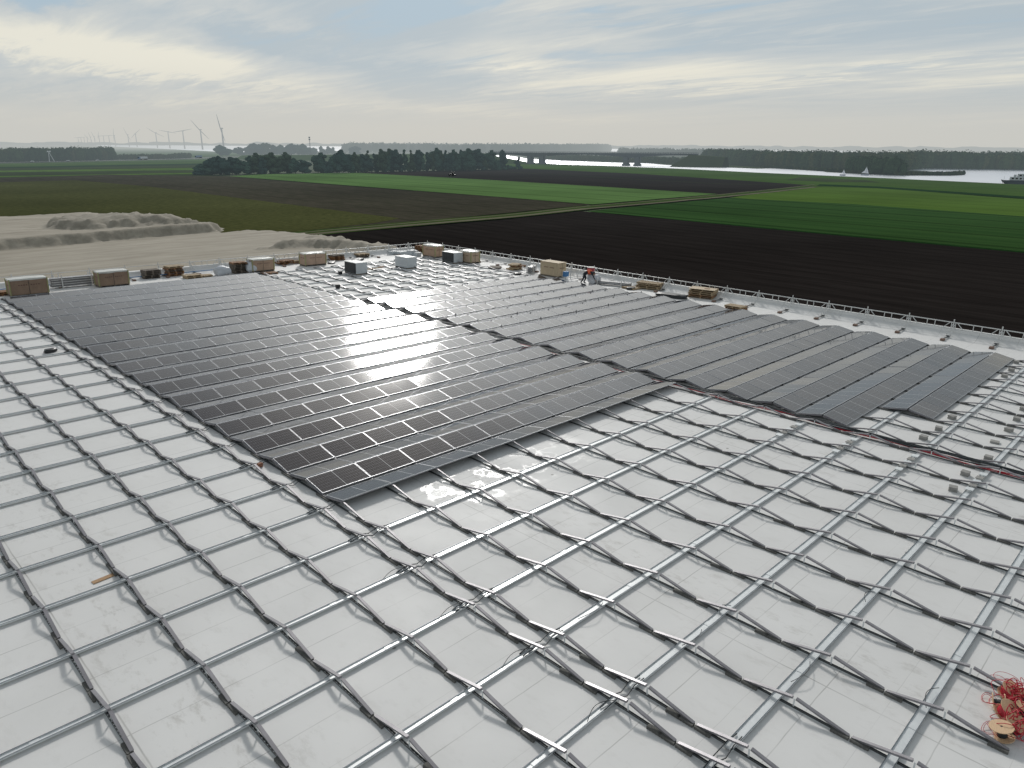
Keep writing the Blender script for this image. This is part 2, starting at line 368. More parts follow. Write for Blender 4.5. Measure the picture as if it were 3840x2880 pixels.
# ------------------------------------------------------------------ cable trays
def tray_mesh(L_, w=.17):
    m = MB(); h = w / 2
    m.box(0, L_, -h, h, .002, .006); m.box(0, L_, -h - .001, -h + .001, .0, .0, 1) if False else None
    for s in (-1, 1):
        m.box(0, L_, s * h - .003, s * h + .003, -.02, .022)
        m.box(0, L_, s * h - .007, s * h + .007, .022, .026, 1)
    k = 3.0
    while k < L_:
        m.box(k - .08, k + .08, -h - .006, h + .006, .0, .014); k += 3.0
    return m
def tray(U0, U1, n, label):
    o = tray_mesh(U1 - U0, .115 if U0 < -5 else .165).build('cable_tray', [STEEL, ALU]); put(o, U0, n * B + random.uniform(-.01, .01), 0, random.uniform(-.0008, .0008))
    return tag(o, label, 'cable tray', 'cable trays running between the mounting frames')
for n in range(5, -22, -1):
    tray(linesL[-1] - 2, linesL[0] + .12, n, 'long steel cable tray left of the narrow gap, %s from the front' % ORD(6 - n))
for n in range(5, -2, -1):
    tray(lines1[0] - .12, 16.55, n, 'steel cable tray between narrow gap and cable bundle, %s from the front' % ORD(6 - n))
for n in range(5, 1, -1):
    tray(17.5 if n > 2 else 17.55, lines2[-1] + .1, n, 'steel cable tray right of the cable bundle, %s from the front' % ORD(6 - n))
for n in range(-15, -22, -1):
    tray(17.4, lines2[-1] + .1, n, 'steel cable tray behind the right panel block, %s behind the panels' % ORD(-14 - n))
# light cover plates lying in the trays by the bundle
k_ = 0
for n in (1, 2, 3, 4):
    for q in range(5):
        k_ += 1; m = MB(); m.box(-.13, .13, -.11, .11, 0, .02); o = m.build('tray_cover', CONC if q % 2 else STEEL)
        put(o, 15.9 - q * .42, n * B, .068 , .0)
        tag(o, 'small flat cover plate on %s tray, %s from the cable bundle' % (ORD(6 - n), ORD(q + 1)), 'cover plate', 'cover plates laid on the cable trays')

# ------------------------------------------------------------------ solar panels
PL, PW, PT = 1.752, .965, .035
m = MB()
for s in (-1, 1):
    m.box(-PL / 2, PL / 2, s * PW / 2 - (.018 if s > 0 else 0), s * PW / 2 + (.018 if s < 0 else 0), 0, PT)
    m.box(s * PL / 2 - (.014 if s > 0 else 0), s * PL / 2 + (.014 if s < 0 else 0), -PW / 2 + .018, PW / 2 - .018, 0, PT)
fr_me = m.mesh('panel_frame', PFR)
m = MB(); m.box(-PL / 2 + .014, PL / 2 - .014, -PW / 2 + .018, PW / 2 - .018, .003, PT - .003); gl_me = m.mesh('solar_glass', CELL)
def make_panel():
    r = empty('solar_panel'); r['category'] = 'solar panel'; child('panel_frame', fr_me, r); child('solar_glass', gl_me, r); return r
ang = math.atan2(.19, .495 * B - .06)
def panel_tf(Uc, n, side):
    # side 'C' faces the camera (falls towards +V), 'A' faces away
    jz = random.uniform(-.0035, .0035); ja = random.gauss(0, math.radians(.28)); jb = random.gauss(0, math.radians(.16))
    if side == 'C':
        V = (n + .16) * B + .505; th = ang
    else:
        V = (n + .16) * B - .505; th = -ang
    return ROOF @ Matrix.Translation((Uc, -V, .116 + jz)) @ Matrix.Rotation(th + ja, 4, 'X') @ Matrix.Rotation(jb, 4, 'Y')
pans = []
for n in range(-2, -22, -1):
    for i in range(10):
        Uc = lines1[0] + A * (i + .5)
        if n <= -3: pans.append((Uc, n, 'C', 'left', i, -2 - n))
        pans.append((Uc, n, 'A', 'left', i, -1 - n))
for n in range(2, -15, -1):
    for i in range(10):
        if n == 2 and i < 2: continue
        Uc = lines2[0] + A * (i + .5)
        pans.append((Uc, n, 'C', 'right', i, 3 - n)); pans.append((Uc, n, 'A', 'right', i, 3 - n))
pans.sort(key=lambda p: math.hypot(p[0] - cm.x, -p[1] * B - cm.y) * (1 if p[2] == 'C' else 1.35))
pr = make_panel(); first = True
for Uc, n, sd, blk, i, row in pans[:300]:
    o = pr if first else dup(pr); first = False
    o.matrix_world = panel_tf(Uc, n, sd)
    o['label'] = 'solar panel facing %s, %s from left in %s such row of %s block' % ('the camera' if sd == 'C' else 'away', ORD(i + 1), ORD(row), blk)
    o['group'] = 'tilted solar panels in rows'
mf = MB(); mg = MB()
for Uc, n, sd, blk, i, row in pans[300:]:
    T = ROOF_I @ panel_tf(Uc, n, sd)
    for s in (-1, 1):
        mf.box(-PL / 2, PL / 2, s * PW / 2 - (.018 if s > 0 else 0), s * PW / 2 + (.018 if s < 0 else 0), 0, PT, 0, T)
        mf.box(s * PL / 2 - (.014 if s > 0 else 0), s * PL / 2 + (.014 if s < 0 else 0), -PW / 2 + .018, PW / 2 - .018, 0, PT, 0, T)
    mf.box(-PL / 2 + .014, PL / 2 - .014, -PW / 2 + .018, PW / 2 - .018, .003, PT - .003, 1, T)
    mf.box(-.009, .009, -PW / 2 + .018, PW / 2 - .018, PT - .003, PT - .001, 0, T)
CELL2 = CELL.copy(); CELL2.name = 'solar_cells_far'
for n_ in list(CELL2.node_tree.nodes):
    if n_.type == 'MATH' and n_.operation in ('GREATER_THAN', 'LESS_THAN'):
        for l in list(n_.outputs[0].links): CELL2.node_tree.links.remove(l)
for n_ in CELL2.node_tree.nodes:
    if n_.type == 'MATH' and n_.operation == 'MAXIMUM':
        for l in list(n_.outputs[0].links): CELL2.node_tree.links.remove(l)
for n_ in CELL2.node_tree.nodes:
    if n_.type == 'MIX' and not n_.inputs[0].is_linked: n_.inputs[0].default_value = 0.0
o = mf.build('far_solar_panels', [PFR, CELL2]); o.matrix_world = ROOF
tag(o, 'farther rows of tilted solar panels toward the back of both blocks', 'solar panel', 'tilted solar panels in rows', 'stuff')
# end clamps standing on the far rows
m = MB()
for n in range(-9, -15, -1):
    for i in range(0, 11):
        U = lines2[0] + A * i
        m.box(U - .02, U + .02, -((n + .16) * B + .04) - .02, -((n + .16) * B + .04) + .02, .2, .30)
        if i % 2: m.box(U - .02, U + .02, -((n + .16) * B + .97) - .02, -((n + .16) * B + .97) + .02, .03, .13)
o = m.build('panel_clamps', DKMET); o.matrix_world = ROOF
tag(o, 'small dark clamps sticking up along the far panel rows', 'clamps', None, 'stuff')
# ------------------------------------------------------------------ cables
def cable(pts, r, mt, label, group=None, name='cable'):
    m = MB(); m.smooth = True; m.tube([(p[0], -p[1], p[2]) for p in pts], r, 6); o = m.build(name, mt); o.matrix_world = ROOF
    return tag(o, label, 'cable', group)
rnd = random.Random(3)
names = ['black', 'dark green', 'thick black', 'thin black', 'grey black', 'red', 'dark red', 'bright red']
for q in range(8):
    base = 16.74 + q * .055 if q < 5 else 16.68 + (q - 5) * .02; pts = []; V = -30.0 + (0, 0, 0, 0, 0, 16, 28, 33)[q]
    ph = rnd.uniform(0, 6)
    while V < 14.5:
        rdg = ((V / B - .16 + .5) % 1) - .5
        z = .02 + .07 * max(0, 1 - abs(((V / B) % 1) - .5) * 0) * .0 + .07 + .03 * math.sin(V * 1.3 + ph)
        pts.append((base + .06 * math.sin(V * .55 + ph) + .03 * math.sin(V * 1.7 + q), V, (z if q < 5 else z - .06) + .02 * (q % 3))); V += .55
    cable(pts, .024 if q < 5 else .015, CRED if q >= 5 else CBLK, 'long %s cable in bundle between the two panel blocks, strand %d' % (names[q], q + 1), 'cables bundled between the panel blocks')
for n in range(4, -21, -1):
    for s in (-1, 1):
        pts = [(linesL[0] - .35, n * B + s * .05, .03), (linesL[0] + .05, n * B + s * .06, .075), (linesL[0] + .32, n * B + s * .09 + rnd.uniform(-.03, .03), ZS + .03), (lines1[0] - .05, n * B + s * .07, .07), (lines1[0] + .3, n * B + s * .05, .03)]
        cable(pts, .012, CBLK, 'black cable over the narrow gap at %s tray, %s one' % (ORD(6 - n), 'nearer' if s > 0 else 'farther'), 'black cables over the narrow gap')
for q, (U, n, L_, sg) in enumerate([(-2.6, 1, 1.0, 1), (-2.7, 2, .9, 1), (-2.6, 0, .9, 1), (-2.6, 3, .8, 1), (-.3, 2, .9, -1), (-.2, 1, .7, -1), (.6, 3, .8, -1), (1.2, 4, .9, -1), (2.2, 3, .5, 1), (5.2, 4, .6, 1), (2.4, 5, .8, 1)]):
    pts = [(U + L_ * t, n * B + .03 - sg * .12 * math.sin(PI * t), .05 + .06 * math.sin(PI * t)) for t in [i / 10 for i in range(11)]]
    cable(pts, .007, CBLK, 'thin black wire bowed out of a cable tray, %s from the left' % ORD(q + 1), 'loose wires bowed out of the trays')

# ------------------------------------------------------------------ guard rail
def rail_section(Ln, lattice=True):
    r = empty('guardrail_section')
    for z in ((.80, .42) if lattice else (.80, .36)):
        m = MB(); m.tube([(0, 0, z), (Ln, 0, z)], .031 if lattice else .022, 8); m.build('rail', GALV, r)
    if lattice:
        for a, b in (((.06, .42), (.06, .80)), ((Ln - .06, .42), (Ln - .06, .80)), ((Ln * .42, .42), (Ln * .42, .80)), ((Ln * .60, .42), (Ln * .60, .80)), ((.14, .80), (.50, .42)), ((Ln - .14, .80), (Ln - .50, .42))):
            m = MB(); m.tube([(a[0], 0, a[1]), (b[0], 0, b[1])], .024, 6); m.build('strut', GALV, r)
    return r
def rail_post():
    r = empty('guardrail_post')
    m = MB(); m.tube([(0, 0, .24), (0, 0, .99)], .034, 8); m.build('post', GALV, r)
    for s in (-1, 1):
        m = MB(); m.tube([(s * .05, 0, .66), (s * .12, .72, .17)], .024, 6); m.build('brace', GALV, r)
    m = MB(); m.box(-.04, .04, .62, 1.75, .02, .06); m.box(-.12, .12, .68, .80, .06, .10); m.build('base_arm', DKMET, r)
    m = MB(); m.box(-.11, .11, 1.66, 1.95, ZS + .002, .07); m.build('counterweight', mat('cw', (.20, .13, .10), .9), r)
    return r
post0 = rail_post(); sec0 = rail_section(2.47); sec1 = rail_section(2.47, False)
us = {'p': False, 's': False, 't': False}
def first_or_dup(k, o):
    if not us[k]: us[k] = True; return o
    return dup(o)
UR, VR = 39.0, -49.9
SP = 2.57
for i in range(23):
    V = VR + SP * i
    if V > 9: break
    if i > 0:
        o = first_or_dup('p', post0); put(o, UR, V, 0, PI / 2 ); 
        tag(o, 'guardrail post with braces on right roof edge, %s from the far corner' % ORD(i), 'railing post', 'guardrail posts along the roof edges')
    o = first_or_dup('s', sec0); put(o, UR, V + .05, 0, -PI / 2)
    tag(o, 'lattice guardrail section on right roof edge, %s from the far corner' % ORD(i + 1), 'railing', 'guardrail sections along the roof edges')
for i in range(23):
    U = UR - SP * i
    if U < -16: break
    o = first_or_dup('p', post0); put(o, U, VR, 0, PI)
    tag(o, 'guardrail post with braces on back roof edge, %s from the far corner' % ORD(i + 1), 'railing post', 'guardrail posts along the roof edges')
    lat = U > 15
    o = first_or_dup('s' if lat else 't', sec0 if lat else sec1); put(o, U - .05, VR, 0, PI)
    tag(o, '%s guardrail section on back roof edge, %s from the far corner' % ('lattice' if lat else 'plain two-tube', ORD(i + 1)), 'railing', 'guardrail sections along the roof edges')
cable([(-16 + i, -48.9 + .04 * math.sin(i), .12) for i in range(34)], .035, BLUE, 'blue hose laid along the back parapet', name='hose')

# ------------------------------------------------------------------ goods on the roof
def slab_pallet(mt, L_=1.9, W=1.1, h=.13):
    m = MB()
    for k in range(7): y = -W / 2 + k * (W - .1) / 6; m.box(-L_ / 2, L_ / 2, y, y + .1, h - .022, h)
    for k in (-1, 0, 1): m.box(k * (L_ / 2 - .05) - .045, k * (L_ / 2 - .05) + .045, -W / 2, W / 2, .022, h - .022)
    for k in (-1, 0, 1): m.box(-L_ / 2, L_ / 2, k * (W / 2 - .05) - .05, k * (W / 2 - .05) + .05, 0, .022)
    return m
PM = {k: slab_pallet(v).mesh('pallet', v) for k, v in {'pale': WOOD, 'grey': OLDW, 'orange': ORGW}.items()}
PMs = {k: slab_pallet(v, 1.25, .9).mesh('pallet', v) for k, v in {'pale': WOOD, 'grey': OLDW, 'orange': ORGW}.items()}
def pallets(px, kinds, where, rz=0.0, small=True, z0=ZS, jit=.12):
    U, V = rp(*px)
    for q, k in enumerate(kinds):
        o = bpy.data.objects.new('pallet', (PMs if small else PM)[k]); C.objects.link(o)
        put(o, U + random.uniform(-jit, jit) * .6, V + random.uniform(-jit, jit) * .6, z0 + .002 + q * .134, rz + random.uniform(-jit, jit))
        pos = 'only' if len(kinds) == 1 else ('bottom' if q == 0 else ('top' if q == len(kinds) - 1 else '%s lowest' % ORD(q + 1)))
        tag(o, '%s wooden pallet, %s of the stack %s' % (k, pos, where), 'pallet', 'wooden pallets on the roof')
def crate(px, long_u, where, ld=2.15, sd=1.12, h=1.1, mt=None, lid='film', band=None):
    # px: near bottom corner
    U, V = rp(*px); lu, lv = (ld, sd) if long_u else (sd, ld)
    r = empty('crate', where, 'crate'); put(r, U + lu / 2, V - lv / 2, ZS + .002)
    x, y = lu / 2, lv / 2
    m = MB()
    for k in (-1, 0, 1): m.box(k * (x - .06) - .05, k * (x - .06) + .05, -y, y, 0, .11)
    m.box(-x, x, -y, y, .11, .13); m.build('pallet_base', OLDW, r)
    m = MB(); m.box(-x + .02, x - .02, -y + .02, y - .02, .13, h); 
    m.build('box', mt or CARD, r)
    if lid == 'film':
        m = MB(); m.smooth = True; n = 10; vs = []; fs = []
        for i in range(n + 1):
            for j in range(n + 1):
                u, v = i / n * 2 - 1, j / n * 2 - 1; e = (1 - u ** 4) * (1 - v ** 4)
                vs.append((u * x, v * y, h + .01 + .055 * e + .05 * mnoise.noise(Vector((u * 2 + U, v * 2 + V, 0))) * e))
        for i in range(n):
            for j in range(n): a = i * (n + 1) + j; fs.append((a, a + n + 1, a + n + 2, a + 1))
        m.add(vs, fs)
        m.build('plastic_cover', FILM, r)
        m = MB()                                          # turned-down film skirt
        for i, (xa, ya, xb, yb) in enumerate(((-x, -y, x, -y), (x, -y, x, y), (x, y, -x, y), (-x, y, -x, -y))):
            n = 12; vs = []
            for k in range(n + 1):
                t = k / n; px_, py_ = xa + (xb - xa) * t, ya + (yb - ya) * t
                vs += [(px_, py_, h + .012), (px_ * 1.003, py_ * 1.003, h - .10 - .05 * mnoise.noise(Vector((t * 4, i * 3 + U, 1))))]
            m.add(vs, [(2 * k, 2 * k + 1, 2 * k + 3, 2 * k + 2) for k in range(n)])
        m.build('film_skirt', FILM, r)
        m = MB()
        for sx in (-1, 1):
            for sy in (-1, 1): m.box(sx * (x - .01) - .04, sx * (x - .01) + .04, sy * (y - .01) - .04, sy * (y - .01) + .04, .13, h)
        m.build('corner_board', mat('board', (.34, .33, .16), .7), r)
    else:
        m = MB(); m.box(-x - .02, x + .02, -y - .02, y + .02, h, h + .03); m.build('lid', PLY, r)
    m = MB()                                              # faint printed band on the near faces
    for k in range(9):
        if k == 4: continue
        a = -x * .55 + k * x * .13
        m.box(a, a + x * .08, -y + .012, -y + .018, h * .62, h * .68)
        b_ = -y * .55 + k * y * .13
        m.box(-x + .012, -x + .018, b_, b_ + y * .08, h * .62, h * .68)
    m.build('printed_band', mat('print', (.16, .09, .07), .8), r)
    for sx in (1,):
        m = MB(); m.box(-.012, .012, -y + .008, -y + .016, .13, h) ; m.build('strap', BLACK, r)
    return r
crate(c1(95, 1585), True, 'brown crate under pale film, leftmost on the back of the roof', 2.3, 1.0, 1.2)
crate(c1(828, 1505), True, 'brown crate under film right of the stacked aluminium rails', 2.1, 1.0, 1.15)
crate(c2(108, 1378), True, 'crate under film with a white bag at its left side', 2.0, 1.0, 1.1, mat('carton_b', (.40, .28, .20), .8))
crate(c2(545, 1328), True, 'pale pink-brown crate between orange pallets, behind the bare frames', 2.15, 1.05, 1.15, mat('carton_c', (.44, .31, .23), .8))
crate((1632, 968), False, 'tall film-topped crate nearest the far roof corner, orange pallets beside it', 2.0, 1.1, 1.2, mat('carton_d', (.43, .29, .20), .8))
crate((1766, 990), False, 'film-topped crate right of the far dark stack of panels', 1.75, 1.15, 1.15, mat('carton_e', (.46, .35, .25), .8))
crate((2091, 1043), False, 'bare plywood crate standing behind the end of the panel rows', 2.1, 1.12, 1.25, PLY, 'ply')
def panel_pack(px, dark, label):
    U, V = rp(*px); r = empty('panel_pack', label, 'pack of solar panels', 'unwrapped packs of solar panels'); x, y, h = 1.14 / 2, 1.76 / 2, 1.02
    put(r, U + x, V - y, ZS + .002)
    m = MB()
    for k in (-1, 0, 1): m.box(-x, x, k * (y - .06) - .05, k * (y - .06) + .05, 0, .11)
    m.build('pallet_base', OLDW, r)
    m = MB(); m.box(-x, x, -y, y, .11, h); m.build('white_wrap', WHITE, r)
    m = MB(); m.box(-x - .01, x + .01, -y - .01, y + .01, h, h + .025); m.build('lid', CLW, r)
    if dark:
        m = MB(); m.box(-x - .012, -x - .003, -y + .03, y - .03, .13, h - .02)
        for k in range(7): m.box(-x - .016, -x - .012, -y + .03, y - .03, .2 + k * .11, .215 + k * .11, 1)
        m.box(-x - .018, -x - .012, -.02, .02, .13, h - .02, 1); m.build('dark_side', [BLACK, mat('pack_line', (.05, .06, .07), .4)], r)
    else:
        for k in (.3, .8): m = MB(); m.box(-x - .008, -x, -y + .02, y - .02, k, k + .02); m.build('strap', CLW, r)
    return r
panel_pack(c2(965, 1400), True, 'white pack of panels with black side, nearest the panel rows')
panel_pack((1526, 1010), False, 'all-white pack of panels standing on the bare frames')
panel_pack((1702, 990), True, 'white pack of panels with black side next to two crates')
pallets(c1(1255, 1420), ['grey'] * 5, 'beside the brown one at the back rail')
pallets(c1(1445, 1400), ['orange'] * 3 + ['grey', 'orange', 'pale'], 'between the grey stack and flat pallets')
pallets(c1(1600, 1420), ['pale'] * 2, 'lying flat left of white bag', .1)
pallets(c1(1690, 1408), ['pale'], 'lying flat beside the low pale stack', -.1)
pallets(c1(1985, 1378), ['grey'] * 6 + ['orange'], 'between the two white bags')
pallets(c2(360, 1308), ['orange'] * 3, 'in front left of the pink-brown crate', .15, jit=.3)
pallets(c2(450, 1300), ['orange', 'pale'], 'touching the low orange heap', -.1, jit=.3)
pallets(c2(800, 1272), ['orange'] * 3 + ['grey'], 'right of the pink-brown crate')
pallets(c2(1010, 1250), ['grey', 'grey', 'pale'], 'before the white foam boxes')
pallets((1583, 945), ['orange'] * 5, 'left of the corner crate', PI / 2)
pallets(c2(245, 1385), ['orange'], 'in front of bagged crate', 0)
pallets(c3(275, 1190), ['pale'] * 2 + ['orange', 'pale'], 'left of the scaffold rack', .3, jit=.4)
pallets(c3(1355, 1345), ['pale'] * 4, 'right of the rail bundle', PI / 2 + .3, small=False)
pallets(c3(1775, 1415), ['pale', 'orange', 'pale', 'pale', 'pale'], 'under the brown board', PI / 2 + .2, small=False)
pallets(c3(2060, 1508), ['orange', 'pale'], 'at the rail, nearest of all', PI / 2, jit=.3)
pallets(c3(1205, 1345), ['pale'], 'by black box at row end', PI / 2, jit=.3)
pallets((8, 1106), ['orange'] * 2, 'at left edge of picture')
U, V = rp(*c3(1775, 1415)); m = MB(); m.box(-.62, .62, -1.0, 1.0, 0, .018); m.box(-.2, .1, -.5, -.1, .02, .035, 1); o = m.build('plywood_board', [PLY, ORGW]); put(o, U, V, ZS + .69, .25)
tag(o, 'pale plywood board on top of the near pallet stack', 'board')

def blob(w, d, h, seed, squash=.7):
    m = MB(); m.smooth = True; n, k = 18, 12; vs = []; fs = []
    for i in range(k + 1):
        ph = PI * i / k
        for j in range(n):
            th = 2 * PI * j / n; v = Vector((math.sin(ph) * math.cos(th), math.sin(ph) * math.sin(th), math.cos(ph)))
            q = 1 + .28 * mnoise.noise(v * 1.6 + Vector((seed, 0, 0))) + .10 * mnoise.noise(v * 5 + Vector((seed, 3, 0)))
            sgn = lambda t: math.copysign(abs(t) ** squash, t)
            vs.append((w / 2 * sgn(v.x) * q, d / 2 * sgn(v.y) * q, max(0, h / 2 + h / 2 * sgn(v.z) * q)))
    for i in range(k):
        for j in range(n): fs.append((i * n + j, i * n + (j + 1) % n, (i + 1) * n + (j + 1) % n, (i + 1) * n + j))
    m.add(vs, fs); return m
def bag(px, w, d, h, seed, label, name='sack'):
    r = empty(name, label, 'bag'); U, V = rp(*px); put(r, U, V, ZS)
    b = blob(w, d, h, seed).build('sack_body', BAG, r)
    for s in (-1, 1):
        m = MB(); m.smooth = True; m.tube([(s * .25, 0, h * .85), (s * .32, .02, h * 1.08), (s * .18, .04, h * 1.1), (s * .1, 0, h * .9)], .03, 5); m.build('handle', BAG, r)
    return r
bag(c1(1845, 1398), 1.35, 1.0, .75, 1, 'slumped white bulk bag left of the dark pallet stack')
bag(c1(2085, 1372), .95, .9, .95, 5, 'upright white bulk bag between dark pallets and crate')
bag(c3(905, 1303), 1.0, 1.0, .78, 9, 'white bulk bag behind the bending worker under red roll')
r = empty('cable_reel', 'red and white wrapped reel standing on the bulk bag behind the worker', 'reel'); U, V = rp(*c3(885, 1300)); put(r, U - .1, V, ZS + .72)
m = MB(); m.smooth = False; m.cyl((0, 0, .04), .30, .54, 24, r2=.33); m.build('red_roll', REDC, r)
m = MB(); m.cyl((0, 0, .58), .34, .05, 24); m.cyl((0, 0, 0), .37, .04, 24); m.build('white_rim', FILM, r)
m = MB(); m.tube([(.325 * math.cos(t / 24 * 2 * PI), .325 * math.sin(t / 24 * 2 * PI), .3 + .04 * math.sin(t)) for t in range(25)], .02, 5); m.build('white_strap', FILM, r)
# stacks of spare aluminium rails in racks
def rail_bundle(px, Ln, rows, cols, rz, label):
    r = empty('rail_bundle', label, 'bundle of rails'); U, V = rp(*px); put(r, U, V, ZS + .06, rz)
    m = MB()
    for i in range(rows):
        for j in range(cols):
            s = random.uniform(-.05, .05); z = .04 + i * .085; y = (j - cols / 2) * .075
            m.box(-Ln / 2 + s, Ln / 2 + s, y, y + .055, z, z + .05, (i + j) % 2)
    m.build('rails', [GALV, ALUB], r)
    for s in (-1, 1):
        m = MB(); m.box(s * Ln * .3 - .04, s * Ln * .3 + .04, -cols * .05 - .1, cols * .05 + .1, -.05, .03)
        for q in (-1, 1): m.box(s * Ln * .3 - .03, s * Ln * .3 + .03, q * (cols * .04 + .07) - .03, q * (cols * .04 + .07) + .03, .03, rows * .085 + .25)
        m.build('rack', GALV, r)
    return r
rail_bundle(c1(635, 1490), 3.3, 8, 8, 0, 'stack of long aluminium rails in a rack behind left rows')
rail_bundle(c3(1040, 1318), 3.4, 3, 8, PI / 2 + .35, 'bundle of long aluminium rails beside the bending worker')
rail_bundle(c3(410, 1215), 1.6, 6, 6, .5, 'short galvanised tubes racked left of plywood crate')
def stillage(px, label, n=2):
    r = empty('post_rack', label, 'metal rack'); U, V = rp(*px); put(r, U, V, ZS, PI / 2 + .1)
    m = MB()
    for x in (-1.3, 0, 1.3):
        for y in (-.55, .55): m.bar((x, y, 0), (x, y, 1.05), .05)
    m.build('post', GALV, r); m = MB()
    for y in (-.55, .55): m.bar((-1.3, y, .12), (1.3, y, .12), .05)
    for x in (-1.3, 0, 1.3): m.bar((x, -.55, .14), (x, .55, .14), .05)
    m.build('frame', GALV, r); return r
stillage(c3(750, 1262), 'empty tube rack with upright posts between crate and worker')
m = MB(); m.box(-.22, .22, -.16, .16, .3, .72); m.box(-.03, .03, -.03, .03, 0, .3, 1); m.box(-.03, .03, -.03, .03, .72, .8, 1); o = m.build('blue_box', [BLUE, GALV]); U, V = rp(*c3(683, 1275)); put(o, U, V, ZS); tag(o, 'small blue switch box on a stake right of plywood crate', 'box')
# foam boxes, mats, buckets, planks
for q, (px, w, d, h) in enumerate([((1480, 953), 1.3, .7, .28), ((1512, 955), 1.2, .6, .3), ((1546, 958), .8, .8, .5), ((1562, 960), .6, .8, .35)]):
    U, V = rp(*px); m = MB(); m.box(-w / 2, w / 2, -d / 2, d / 2, 0, h); m.box(-w / 2 - .02, w / 2 + .02, -d / 2 - .02, d / 2 + .02, h, h + .04); m.box(-w * .3, w * .3, -d * .3, d * .3, h + .04, h + .07)
    o = m.build('foam_box', WHITE); put(o, U, V, ZS + .002, random.uniform(-.2, .2)); tag(o, 'low white foam box near far corner, %s from the left' % ORD(q + 1), 'box', 'white foam boxes near the far corner')
def mat_pile(px, w, d, h, seed, mt, label, name='tarpaulin'):
    U, V = rp(*px); o = blob(w, d, h, seed, .6).build(name, mt); put(o, U, V, ZS, random.uniform(0, 1)); return tag(o, label, 'tarpaulin' if name == 'tarpaulin' else name.replace('_', ' '))
mat_pile(c2(980, 1275), 1.7, .8, .18, 3, BLACK, 'crumpled black tarpaulin behind the near dark-sided pack')
mat_pile(c2(760, 1295), 1.8, .7, .14, 4, BLACK, 'flat black tarpaulin right of the pink-brown crate')
mat_pile(c3(1520, 1412), 1.0, 2.6, .28, 6, BLACK, 'long black tarpaulin heap at the right row ends')
mat_pile(c3(1200, 1352), .5, .7, .2, 7, BLACK, 'small black tool bag on the pallet at row end', 'bag')
mat_pile(c3(300, 1232), .9, .6, .16, 8, BLACK, 'small black tarpaulin before the pale pallets left of crate')
mat_pile((190, 1321), .62, .34, .2, 11, BLACK, 'small black bag lying alone on the left bare roof', 'bag')
mat_pile((1856, 1004), 1.6, 1.2, .12, 12, OLDW, 'brown rags on frames right of the far crate')
mat_pile((975, 1751), .22, .16, .14, 14, mat('brick', (.28, .13, .08), .9), 'small reddish lump by the near corner of the panels', 'brick')
for q, px in enumerate([c2(812, 1508), c2(832, 1393)]):
    U, V = rp(*px); m = MB(); m.cyl((0, 0, 0), .16, .3, 16, r2=.2); m.cyl((0, 0, .3), .21, .02, 16); o = m.build('bucket', BLACK); put(o, U, V, ZS + .002)
    tag(o, ['black bucket standing among the bare frames', 'black bucket left of near dark-sided pack'][q], 'bucket')
U, V = rp(*c2(1110, 1368)); m = MB(); m.box(-1.1, 1.1, -.1, .1, 0, .05); m.box(.7, 1.2, -.2, .2, .05, .09, 1); o = m.build('plank', [WOOD, ORGW]); put(o, U, V, .2, .15); tag(o, 'wooden plank laid across the frames between two packs', 'plank')
U, V = rp(392, 2169); m = MB(); m.box(-.28, .28, -.075, .075, 0, .012); m.box(-.28, .28, -.075, -.068, .012, .018); o = m.build('cardboard_piece', mat('card_flat', (.42, .26, .14), .8, 0, .1)); put(o, U, V, ZS + .003, .12); tag(o, 'flat piece of brown cardboard on the white roof lower left', 'cardboard')
# loose concrete blocks by the bare frames at the right
cb = MB(); cb.box(-.125, .125, -.125, .125, 0, .05); cb.box(-.118, .118, -.118, .118, .052, .10); cb.box(-.125, .125, -.125, .125, .102, .15)
cbm = cb.mesh('paving_block', CONC); cbf = MB(); cbf.box(-.15, .15, -.15, .15, 0, .06); cbf.box(-.13, .13, -.13, .13, .06, .064); cbfm = cbf.mesh('paving_block', CONC)
for q, (x, y, flat) in enumerate([(1613, 930, 0), (1502, 1025, 0), (1375, 1100, 0), (1913, 1270, 0), (1722, 1398, 0), (1620, 1525, 0), (1968, 1128, 1), (2083, 1035, 0), (2150, 945, 0), (2048, 585, 0), (2105, 535, 0), (2145, 470, 0), (2205, 860, 0)]):
    U, V = rp(*c7(x, y)); o = bpy.data.objects.new('paving_block', cbfm if flat else cbm); C.objects.link(o); put(o, U, V, ZS + .002, random.uniform(-.3, .3)); s = 1.05
    tag(o, '%s grey concrete block among right bare frames, %s from the top right' % ('flat single' if flat else 'small stacked', ORD(q + 1)), 'concrete block', 'loose concrete blocks among the bare frames')

# ------------------------------------------------------------------ cable drums with red cable
def drum(px, tilt, rz, wound, q):
    U, V = rp(*px); r = empty('cable_drum', None, 'cable drum', 'wooden cable drums with red cable')
    r.matrix_world = ROOF @ Matrix.Translation((U, -V, ZS + .02)) @ Matrix.Rotation(rz, 4, 'Z') @ Matrix.Rotation(tilt, 4, 'X')
    R, w = .20, .20
    for z in (0, w):
        m = MB(); m.cyl((0, 0, z), R, .014, 36); m.cyl((0, 0, z + .0145), .02, .002, 12, 1); m.build('flange', [mat('drum_wood%d%d' % (q, z > 0), (.62, .42, .25), .7, 0, .12, 9, stretch=(0, 1, 6)), BLACK], r)
    m = MB(); m.cyl((0, 0, .014), .085 if not wound else .15, w - .014, 24); m.build('core' if not wound else 'cable_winding', CBLK if q % 2 else (CRED if wound else CBLK), r)
    return r
lab = ['topmost', 'second from top', 'middle', 'second from bottom', 'lowest']
